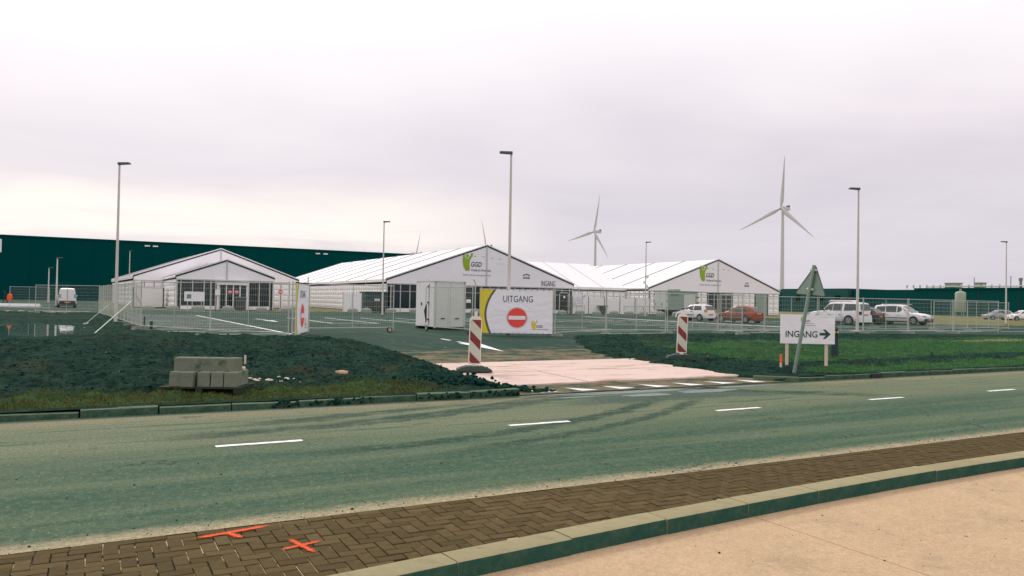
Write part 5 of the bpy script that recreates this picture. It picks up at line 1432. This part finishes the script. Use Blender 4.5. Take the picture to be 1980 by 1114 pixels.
# grey container trailer
tr = empty('trailer', (61.2, 72.3, GZ), 0, 'grey box trailer with double end doors before the right tent', 'trailer')
mb = MB(); mb.box((0, 0, .72), (4.6, 2.7, 3.0)); mb.build('body', M['container'], tr)
mb = MB(); mb.box((-.04, -.04, 3.0), (4.64, 2.74, 3.07)); mb.build('roof', M['container'], tr)
for y0, y1 in ((.08, 1.33), (1.37, 2.62)):
    mb = MB(); mb.box((-.04, y0, .78), (0, y1, 2.95)); d_ = mb.build('door', M['container_pale'], tr)
    mb = MB(); mb.box((-.08, (y0 + y1) / 2 + .3, 1.3), (-.04, (y0 + y1) / 2 + .36, 1.6)); mb.build('latch', M['trim'], d_)
    for zc in (.95, 1.8, 2.6):
        mb = MB(); mb.box((-.07, (y0 if y0 < 1 else y1 - .16), zc), (-.04, (y0 + .16 if y0 < 1 else y1), zc + .08)); mb.build('hinge', M['lamp_head'], d_)
mb = MB(); mb.box((.4, -.03, 2.55), (1.7, -.002, 2.63)); mb.build('sign_strip', M['dark_print'], tr)
mb = MB(); mb.box((2.5, -.06, 1.0), (4.3, -.002, 2.7)); mb.build('louvre', M['container_pale'], tr)
mb = MB(); mb.box((.3, .4, .5), (4.3, 2.3, .72)); mb.build('chassis', M['trim'], tr)
for xx in (1.9, 2.9):
    for yy in (.05, 2.45):
        mb = MB(); mb.lathe([(.1, 0), (.36, 0), (.38, .05), (.38, .17), (.36, .22), (.1, .22)], 14, 'y', (xx, yy, .38)); mb.build('wheel', M['tyre'], tr)
mb = MB(); mb.box((.3, .2, 0), (.5, .5, .5)); mb.build('jack', M['trim'], tr)
mb = MB(); mb.box((1.3, .5, 3.07), (2.4, 1.6, 3.28)); mb.build('roof_vent', M['silo'], tr)
# information board and round sign before the porch tent, white store at left
nb = empty('notice_board', (7.5, 77.0, GZ), R(-6), 'white notice board on two legs before the porch tent', 'notice board')
mb = MB(); mb.box((0, 0, .95), (1.75, .04, 1.85)); mb.build('board', M['banner'], nb)
mb = MB(); mb.box((.2, -.008, 1.2), (.6, -.004, 1.6)); mb.build('printed_picture', M['grey_print'], nb)
for xx in (.25, 1.45):
    mb = MB(); mb.box((xx, .04, 0), (xx + .06, .1, 1.8)); mb.build('leg', M['lamp_pole'], nb)
rs = empty('round_sign', (16.75, 79.5, GZ), 0, 'round no-entry sign on a pole right of the porch tent', 'sign')
mb = MB(); mb.tube([(0, .03, 0), (0, .03, 2.3)], .03, 8); mb.build('pole', M['lamp_pole'], rs)
no_entry(rs, 0, 2.0, .23, -.01, .004)
mb = MB(); mb.box((-.3, -.3, 0), (.3, .3, .08)); mb.build('foot', M['conc_grey'], rs)
st = empty('white_store', (4.0, 96.0, GZ), 0, 'plain white storage box left of the porch tent', 'storage box')
mb = MB(); mb.box((0, 0, .1), (3.2, 2.4, 2.25)); mb.build('body', M['white'], st)
mb = MB(); mb.box((-.03, -.03, 2.25), (3.23, 2.43, 2.32)); mb.build('roof', M['alu'], st)
for xx in (-.02, 3.08):
    mb = MB(); mb.box((xx, -.05, .02), (xx + .14, .0, 2.3)); mb.build('corner_post', M['lamp_head'], st)
mb = MB(); mb.tube([(.3, -.05, 1.6), (.95, -.5, 0)], .03, 5); mb.build('brace', M['lamp_head'], st)
mb = MB(); mb.box((.05, .1, 0), (3.1, 2.3, .1)); mb.build('skid', M['trim'], st)
pb = empty('planter', (13.3, 84.4, GZ), 0, 'dark square planter beside the porch glass doors', 'planter')
mb = MB(); mb.prism([(0, 0), (.9, 0), (1.0, 1.35), (-.1, 1.35)], 0, .8); mb.build('tub', M['lamp_head'], pb)
mb = MB(); mb.box((-.13, -.03, 1.35), (1.03, .83, 1.43)); mb.build('rim', M['container'], pb)

# ------------------------------------------------------------------ cars (x forward, y left)
def car(loc, rz, L, W, H, paint, label, prof, wins, wb, wr=.31, estate=False, extras=None, cat='car', frontx=None, rear_light='tail', rails=False):
    """prof: stations (x, zlow, zbelt, ztop, wtop) from rear to front; x from -L/2"""
    o = empty('parked_car', loc, rz, label, cat, 'cars in the car park')
    def wbody(x):
        t = abs(x) / (L / 2); return W / 2 * (1 - .10 * max(0, (t - .72) / .28) ** 2)
    mb = MB(); rings = []
    for (x, zl, zb, zt, wt) in prof:
        w = wbody(x); cab = zt > zb + .1
        if cab: half = [(w * .9, zl), (w, zl + .16), (w * 1.0, (zl + zb) / 2), (w * .965, zb), (wt, zt - .07), (wt * .86, zt), (wt * .4, zt + .015)]
        else: half = [(w * .9, zl), (w, zl + .16), (w * 1.0, (zl + zb) / 2), (w * .95, zb - .04), (w * .86, zb), (w * .7, zt), (w * .3, zt + .015)]
        rings.append([(x, y, z) for y, z in half] + [(x, -y, z) for y, z in reversed(half)])
    n = len(rings[0]); vs_ = [v for r in rings for v in r]
    fs = [(i * n + k, i * n + (k + 1) % n, (i + 1) * n + (k + 1) % n, (i + 1) * n + k) for i in range(len(rings) - 1) for k in range(n)]
    mb.add(vs_, fs + [tuple(range(n)), tuple(range((len(rings) - 1) * n, len(rings) * n))]); body = mb.build('body', M[paint], o, smooth=32)
    P = sorted(prof)
    def side_y(x, z):
        xs = [p[0] for p in P]; zb = np.interp(x, xs, [p[2] for p in P]); zt = np.interp(x, xs, [p[3] for p in P]); wt = np.interp(x, xs, [p[4] for p in P])
        t = min(max((z - zb) / max(zt - .07 - zb, .05), 0), 1); return wbody(x) * .965 * (1 - t) + wt * t
    for poly in wins:
        for s in (-1, 1):
            mb = MB(); cx = sum(p[0] for p in poly) / len(poly); cz = sum(p[1] for p in poly) / len(poly)
            pts = [(x, s * (side_y(x, z) + .012), z) for x, z in poly]; c = (cx, s * (side_y(cx, cz) + .014), cz)
            mb.add(pts + [c], [(k, (k + 1) % len(pts), len(pts)) for k in range(len(pts))]); mb.build('side_window', M['car_glass'], o)
    def cross_glass(name, xb, zb_, xt, zt_, off, m='car_glass', k=.86):
        mb = MB(); yb, yt = side_y(xb, zb_) * k, side_y(xt, zt_) * k
        mb.quad((xb + off, yb, zb_), (xb + off, -yb, zb_), (xt + off, -yt, zt_), (xt + off, yt, zt_)); return mb.build(name, M[m], o)
    ex = extras or {}
    if 'ws' in ex: cross_glass('windscreen', *ex['ws'], .02)
    if 'rw' in ex: cross_glass('rear_window', *ex['rw'], -.025)
    for xw in wb:
        for s in (-1, 1):
            mb = MB(); yy = s * (W / 2 - .005); mb.lathe([(.02, 0), (wr + .055, 0), (wr + .055, .03), (.02, .03)], 20, 'y', (xw, yy - .015, wr + .01)); mb.build('wheel_arch', M['trim'], o)
            mb = MB(); y0 = s * (W / 2 - .19); mb.lathe([(.1, 0), (wr - .03, 0), (wr, .03), (wr, .17), (wr - .02, .205), (wr * .62, .212)], 20, 'y', (xw, y0 if s > 0 else y0, wr)) if s > 0 else mb.lathe([(.1, 0), (wr - .03, 0), (wr, -.03), (wr, -.17), (wr - .02, -.205), (wr * .62, -.212)], 20, 'y', (xw, y0, wr))
            wh = mb.build('wheel', M['tyre'], o, smooth=40)
            ro = MB(); yo = s * (W / 2 + .024)
            ro.lathe([(.05, 0), (wr * .66, 0), (wr * .66, s * .006), (wr * .58, s * .006), (wr * .56, s * .002), (.05, s * .002)], 20, 'y', (xw, yo - s * .004, wr))
            for k in range(6):
                a = 2 * math.pi * k / 6 + .3; d = Vector((math.cos(a), 0, math.sin(a))); pp = Vector((-d.z, 0, d.x)) * wr * .09
                c0 = Vector((xw, yo + s * .008, wr)); ro.quad(c0 + pp * 1.3, c0 - pp * 1.3, c0 + d * wr * .6 - pp, c0 + d * wr * .6 + pp)
            ro.build('rim', M['rim'], wh)
            bk = MB(); bk.lathe([(.02, 0), (wr * .58, 0), (wr * .58, s * .003), (.02, s * .003)], 14, 'y', (xw, yo - s * .0045, wr)); bk.build('rim_shadow_gap', M['trim'], wh)
    xr, xf = P[0][0], P[-1][0]
    # bumpers, sills, lamps, plates, mirrors, handles
    zb0 = ex.get('bump', .42)
    mb = MB(); mb.box((xr - .05, -W * .44, .26), (xr + .1, W * .44, zb0)); mb.build('rear_bumper', M[ex.get('bmat', paint)], o)
    mb = MB(); mb.box((xf - .1, -W * .43, .24), (xf + .05, W * .43, zb0)); mb.build('front_bumper', M[ex.get('bmat', paint)], o)
    mb = MB(); mb.box((xr - .055, -W * .40, .20), (xr + .1, W * .40, .262)); mb.build('rear_valance', M['trim'], o)
    mb = MB(); mb.box((xf - .1, -W * .36, .30), (xf + .056, W * .36, .37)); mb.build('grille', M['trim'], o)
    pz = ex.get('plate', .6)
    mb = MB(); mb.box((xr - .07, -.26, pz), (xr - .02, .26, pz + .11)); mb.build('number_plate', M['yellow'] if False else M['orange_print'], o)
    mb = MB(); mb.box((xf + .03, -.26, .42), (xf + .065, .26, .53)); mb.build('number_plate', M['orange_print'], o)
    tl = ex.get('tl', (.78, .98))
    for s in (-1, 1):
        w = wbody(xr)
        mb = MB(); mb.box((xr - .03, s * w * .74, tl[0]), (xr + .16, s * (w + .012), tl[1])); mb.build('tail_lamp', M[rear_light], o)
        hl = ex.get('hl', (.62, .78)); w = wbody(xf)
        mb = MB(); mb.box((xf - .22, s * w * .60, hl[0]), (xf + .025, s * (w * 1.0 + .008), hl[1])); mb.build('headlamp', M['headlamp'], o)
        mx = ex.get('mirror', .75); mzz = ex.get('mz', .98)
        mb = MB(); y0 = s * (W / 2 - .03); mb.box((mx - .09, min(y0, y0 + s * .2), mzz), (mx + .09, max(y0, y0 + s * .2), mzz + .14)); mb.build('wing_mirror', M[ex.get('mm', paint)], o)
        for hx in ex.get('handles', ()):
            mb = MB(); y0 = s * (W / 2); mb.box((hx, min(y0 - .01 * s, y0 + s * .03), .82), (hx + .17, max(y0 - .01 * s, y0 + s * .03), .86)); mb.build('door_handle', M['trim'] if paint == 'car_white' else M[paint], o)
        for sx in ex.get('seams', ()):
            y0 = s * (W / 2 + .0005); mb = MB(); mb.box((sx - .006, min(y0, y0 + s * .004), .36), (sx + .006, max(y0, y0 + s * .004), .86)); mb.build('door_gap', M['trim'], o)
        if ex.get('strip'):
            y0 = s * (W / 2 - .005); mb = MB(); mb.box((ex['strip'][0], min(y0, y0 + s * .02), ex['strip'][2]), (ex['strip'][1], max(y0, y0 + s * .02), ex['strip'][2] + .07)); mb.build('rubbing_strip', M['trim'] if paint == 'car_white' else M['trim'], o)
        mb = MB(); y0 = s * (W / 2 - .03); mb.box((wb[0] + wr + .05, min(y0, y0 + s * .04), .20), (wb[1] - wr - .05, max(y0, y0 + s * .04), .30)); mb.build('sill', M['trim'], o)
        if rails:
            mb = MB(); yy = s * (W / 2 - .22); mb.tube([(-1.4, yy, H - .02), (-1.3, yy, H + .05), (.5, yy, H + .05), (.65, yy, H - .03)], .02, 6); mb.build('roof_rail', M['chrome'], o)
    return o
CZ = GZ + .003
# small white hatchback
hp = [(-1.74, .30, .80, .84, .60), (-1.68, .24, .92, 1.02, .62), (-1.45, .22, .94, 1.40, .60), (-1.0, .2, .93, 1.46, .60), (-.2, .2, .92, 1.47, .60), (.25, .2, .92, 1.40, .59), (.62, .2, .92, 1.16, .60), (.98, .2, .92, .93, .62), (1.40, .22, .80, .82, .5), (1.66, .24, .66, .68, .5), (1.74, .3, .55, .57, .45)]
hatch_w = [[(-1.30, .97), (-.42, .95), (-.42, 1.36), (-1.18, 1.33)], [(-.32, .95), (.80, .95), (.20, 1.30), (-.32, 1.38)]]
HE = dict(ws=(.98, .96, .34, 1.36), rw=(-1.70, 1.0, -1.47, 1.36), handles=(-.25,), seams=(-.37, .72), strip=(-.5, .75, .5), mirror=.72, mz=.95, mm='trim', tl=(.80, 1.05), plate=.55)
car((48.2, 53.1, CZ), R(98), 3.5, 1.62, 1.47, 'car_white', 'small white hatchback parked before the grey trailer', hp, hatch_w, (-1.13, 1.18), .29, extras=HE, rear_light='amber')
# red hatchback
rp = [(-1.88, .32, .78, .82, .58), (-1.80, .24, .88, .93, .60), (-1.45, .22, .90, 1.30, .56), (-.95, .2, .90, 1.41, .56), (-.2, .2, .89, 1.43, .57), (.2, .2, .89, 1.38, .57), (.62, .2, .89, 1.13, .60), (1.0, .2, .88, .90, .62), (1.5, .22, .78, .80, .5), (1.78, .24, .66, .68, .5), (1.9, .3, .55, .57, .45)]
red_w = [[(-1.36, .95), (-.62, .92), (-.58, 1.30), (-1.08, 1.27)], [(-.52, .92), (.80, .92), (.2, 1.28), (-.45, 1.34)]]
car((47.9, 47.4, CZ), R(98), 3.82, 1.65, 1.43, 'car_red', 'red-brown hatchback parked right of the white hatchback', rp, red_w, (-1.2, 1.24), .29, extras=dict(ws=(1.0, .92, .3, 1.32), rw=(-1.82, .92, -1.47, 1.26), handles=(-.4,), seams=(-.57, .75), strip=(-.6, .8, .5), mirror=.75, mz=.92, tl=(.70, .90), plate=.72))
# large white estate 4x4 with roof box
sp = [(-2.38, .42, 1.08, 1.12, .78), (-2.36, .34, 1.12, 1.2, .78), (-2.22, .32, 1.14, 1.80, .72), (-1.9, .3, 1.14, 1.86, .73), (-.2, .3, 1.13, 1.88, .73), (.45, .3, 1.12, 1.84, .72), (.80, .3, 1.12, 1.50, .74), (1.12, .3, 1.12, 1.14, .78), (1.9, .32, 1.05, 1.08, .7), (2.30, .34, .95, .98, .66), (2.38, .4, .8, .82, .6)]
suv_w = [[(-2.08, 1.18), (-.98, 1.17), (-.98, 1.74), (-1.98, 1.72)], [(-.78, 1.17), (.02, 1.17), (.02, 1.74), (-.78, 1.74)], [(.08, 1.17), (1.0, 1.16), (.50, 1.66), (.08, 1.74)]]
SUV = car((55.2, 43.3, CZ), R(96), 4.8, 1.9, 1.88, 'car_white', 'large white four-by-four with roof box behind the INGANG board', sp, suv_w, (-1.42, 1.46), .38, extras=dict(ws=(1.12, 1.17, .52, 1.76), rw=(-2.38, 1.22, -2.24, 1.72), handles=(-.7, .2), seams=(-.88, .05), mirror=.85, mz=1.15, mm='trim', tl=(.85, 1.12), plate=.82, hl=(.8, 1.0), bump=.62), rear_light='car_glass')
mb = MB(); mb.prism([(-1.5, 1.92), (-1.3, 2.05), (.5, 2.05), (.75, 1.93)], -.45, .45); mb.build('roof_box', M['white'], SUV)
# black hatchback half hidden
car((59.2, 44.5, CZ), R(97), 4.1, 1.75, 1.5, 'car_black', 'black hatchback squeezed between two white cars', [(x * 1.08, a, b * 1.03, c * 1.04, d * 1.05) for x, a, b, c, d in rp], [[(x * 1.08, z * 1.035) for x, z in w] for w in red_w], (-1.3, 1.3), .32, extras=dict(ws=(1.08, .96, .33, 1.37), rw=(-1.97, .97, -1.6, 1.31), seams=(-.6, .8), mirror=.8, mz=.96, tl=(.86, 1.02), plate=.66))
# white 4x4 facing right
vp = [(-2.38, .42, 1.0, 1.04, .74), (-2.30, .32, 1.06, 1.15, .74), (-2.0, .3, 1.08, 1.68, .68), (-1.5, .3, 1.07, 1.75, .69), (-.2, .3, 1.05, 1.77, .70), (.3, .3, 1.04, 1.71, .69), (.75, .3, 1.04, 1.40, .72), (1.18, .3, 1.03, 1.06, .78), (1.85, .32, .95, .98, .7), (2.28, .34, .84, .87, .62), (2.38, .4, .7, .72, .55)]
vol_w = [[(-1.95, 1.12), (-1.05, 1.11), (-1.05, 1.62), (-1.80, 1.58)], [(-.97, 1.10), (-.05, 1.09), (-.05, 1.64), (-.97, 1.64)], [(.03, 1.09), (1.0, 1.08), (.42, 1.52), (.03, 1.63)]]
car((63.9, 43.6, CZ), R(-80), 4.8, 1.9, 1.77, 'car_white', 'white four-by-four facing right with roof rails, nearest the dry grass', vp, vol_w, (-1.40, 1.46), .36, extras=dict(ws=(1.2, 1.08, .4, 1.66), rw=(-2.33, 1.12, -2.03, 1.6), handles=(-.85, .1), seams=(-1.0, -.02), strip=(-1.0, .95, .56), mirror=.9, mz=1.07, tl=(.9, 1.3), plate=.8, hl=(.66, .84), bump=.58, bmat='trim'), rails=True)
# far cars beyond the dry grass
far_lab = ['pale grey car far off, just right of the fence gap', 'pale car far off at the right edge of view', 'grey car far off before the dark warehouse, left of the silo']
for (x, y, r, sc_, pt), lb in zip(((113.5, 62.5, 150, 1.0, 'car_grey'), (112.0, 58.5, 150, 1.0, 'car_white'), (118, 79.0, 20, 1.0, 'car_grey')), far_lab):
    car((x, y, CZ), R(r), 3.82, 1.65, 1.43, pt, lb, rp, red_w, (-1.2, 1.24), .29, extras=dict(ws=(1.0, .92, .3, 1.32), rw=(-1.82, .92, -1.47, 1.26), mirror=.75, mz=.92))
# white van seen from behind
vn = [(-2.1, .5, 1.1, 1.12, .7), (-2.09, .32, 1.12, 1.92, .64), (-1.9, .3, 1.12, 2.0, .65), (.2, .3, 1.12, 2.0, .65), (.8, .3, 1.12, 1.93, .64), (1.25, .3, 1.1, 1.5, .68), (1.55, .3, 1.08, 1.1, .72), (2.1, .32, .92, .95, .7), (2.3, .4, .7, .72, .6)]
VAN = car((-2.35, 93.5, CZ), R(93), 4.5, 1.66, 2.0, 'car_white', 'white delivery van seen from behind through the left fence', vn, [[(.55, 1.18), (1.35, 1.16), (.95, 1.66), (.55, 1.80)]], (-1.35, 1.4), .33, cat='van', extras=dict(ws=(1.55, 1.14, .9, 1.85), seams=(-.2,), mirror=1.05, mz=1.15, tl=(1.0, 1.4), plate=.5, bmat='trim', bump=.72), rear_light='car_grey')
mb = MB(); mb.box((-2.13, -.01, .5), (-2.105, .01, 1.9)); mb.build('door_gap', M['trim'], VAN)

# white beam, jacket and walker at far left
wbm = empty('white_beam', (-11.2, 93.4, GZ), math.atan2(-.7, 6.4), 'long white beam lying on the ground at the far left', 'beam')
mb = MB(); mb.prism([(-.18, 0), (.18, 0), (.2, .12), (.1, .36), (-.1, .36), (-.2, .12)], 0, 6.5, 'yz'); mb.build('beam_body', M['white'], wbm)
mb = MB(); mb.box((6.5, -.12, .06), (6.62, .12, .26)); mb.build('end_lug', M['white'], wbm)
jk = empty('jacket', (-6.5, 82.15, GZ + .75), -yaw, 'bright orange jacket hung on the farthest left fence post', 'jacket')
mb = MB(); vs_ = []
ringd = [(0, .17, .06), (.15, .18, .07), (.42, .16, .07), (.56, .18, .07), (.62, .07, .05)]
for z_, a, b in ringd:
    for k in range(12):
        t = 2 * math.pi * k / 12; vs_.append((a * math.cos(t) * (1 + .08 * math.sin(3 * t + z_ * 9)), b * math.sin(t), z_))
mb.add(vs_, [(i * 12 + k, i * 12 + (k + 1) % 12, (i + 1) * 12 + (k + 1) % 12, (i + 1) * 12 + k) for i in range(4) for k in range(12)] + [tuple(range(12)), tuple(range(48, 60))]); mb.build('torso', M['orange'], jk, smooth=50)
for s in (-1, 1):
    mb = MB(); mb.tube([(s * .14, 0, .55), (s * .20, -.02, .35), (s * .19, -.04, .02 + .1 * (s > 0))], [.05, .05, .04], 8); mb.build('sleeve', M['orange'], jk, smooth=50)

def person(loc, rz, label):
    me = bpy.data.meshes.new('body'); V = {}; order = []; E = []
    def v(n, co, r, p=None):
        V[n] = len(order); order.append((co, r)); 
        if p: E.append((V[p], V[n]))
    v('pelvis', (0, 0, .95), .15); v('waist', (0, .01, 1.10), .14, 'pelvis'); v('chest', (.02, .0, 1.35), .165, 'waist'); v('neck', (.05, 0, 1.50), .065, 'chest'); v('head', (.09, 0, 1.62), .09, 'neck'); v('crown', (.10, 0, 1.73), .08, 'head')
    for s, n, f in ((1, 'l', 1), (-1, 'r', -1)):
        v('hip' + n, (0, s * .09, .88), .10, 'pelvis'); v('knee' + n, (.14 * f + .05, s * .10, .50), .068, 'hip' + n); v('ank' + n, (.34 * f - .05, s * .10, .10), .045, 'knee' + n); v('toe' + n, (.34 * f + .12, s * .11, .04), .038, 'ank' + n)
        v('sh' + n, (.02, s * .19, 1.40), .065, 'chest'); v('el' + n, (-.10 * f, s * .25, 1.14), .05, 'sh' + n); v('wr' + n, (-.05 * f + .12, s * .25, .93), .036, 'el' + n); v('ha' + n, (-.05 * f + .17, s * .24, .85), .035, 'wr' + n)
    me.from_pydata([c for c, r in order], E, [])
    e = empty('person', loc, rz, label, 'person')
    o = link('body', me, M['cloth_dark'], e)
    md = o.modifiers.new('skin', 'SKIN'); sv = me.skin_vertices[0].data if me.skin_vertices else None
    if sv is None:
        bm = bmesh.new(); bm.from_mesh(me); ly = bm.verts.layers.skin.verify(); bm.to_mesh(me); bm.free(); sv = me.skin_vertices[0].data
    for i, (c, r) in enumerate(order): sv[i].radius = (r, r); sv[i].use_root = (i == 0)
    sb = o.modifiers.new('sub', 'SUBSURF'); sb.levels = 2; sb.render_levels = 2
    mb = MB(); mb.lathe([(.085, -.05), (.095, 0), (.09, .06), (.05, .11), (.01, .12)], 12, 'z', (.105, 0, 1.66)); mb.build('hood', M['cloth_dark'], e, smooth=60)
    mb = MB(); mb.lathe([(.02, -.07), (.06, -.05), (.07, 0), (.055, .05), (.02, .07)], 10, 'z', (.135, 0, 1.64)); mb.build('face', M['skin'], e, smooth=60)
person((-10.75, 129, GZ - .004), R(205), 'person in dark clothes walking at the far left edge')
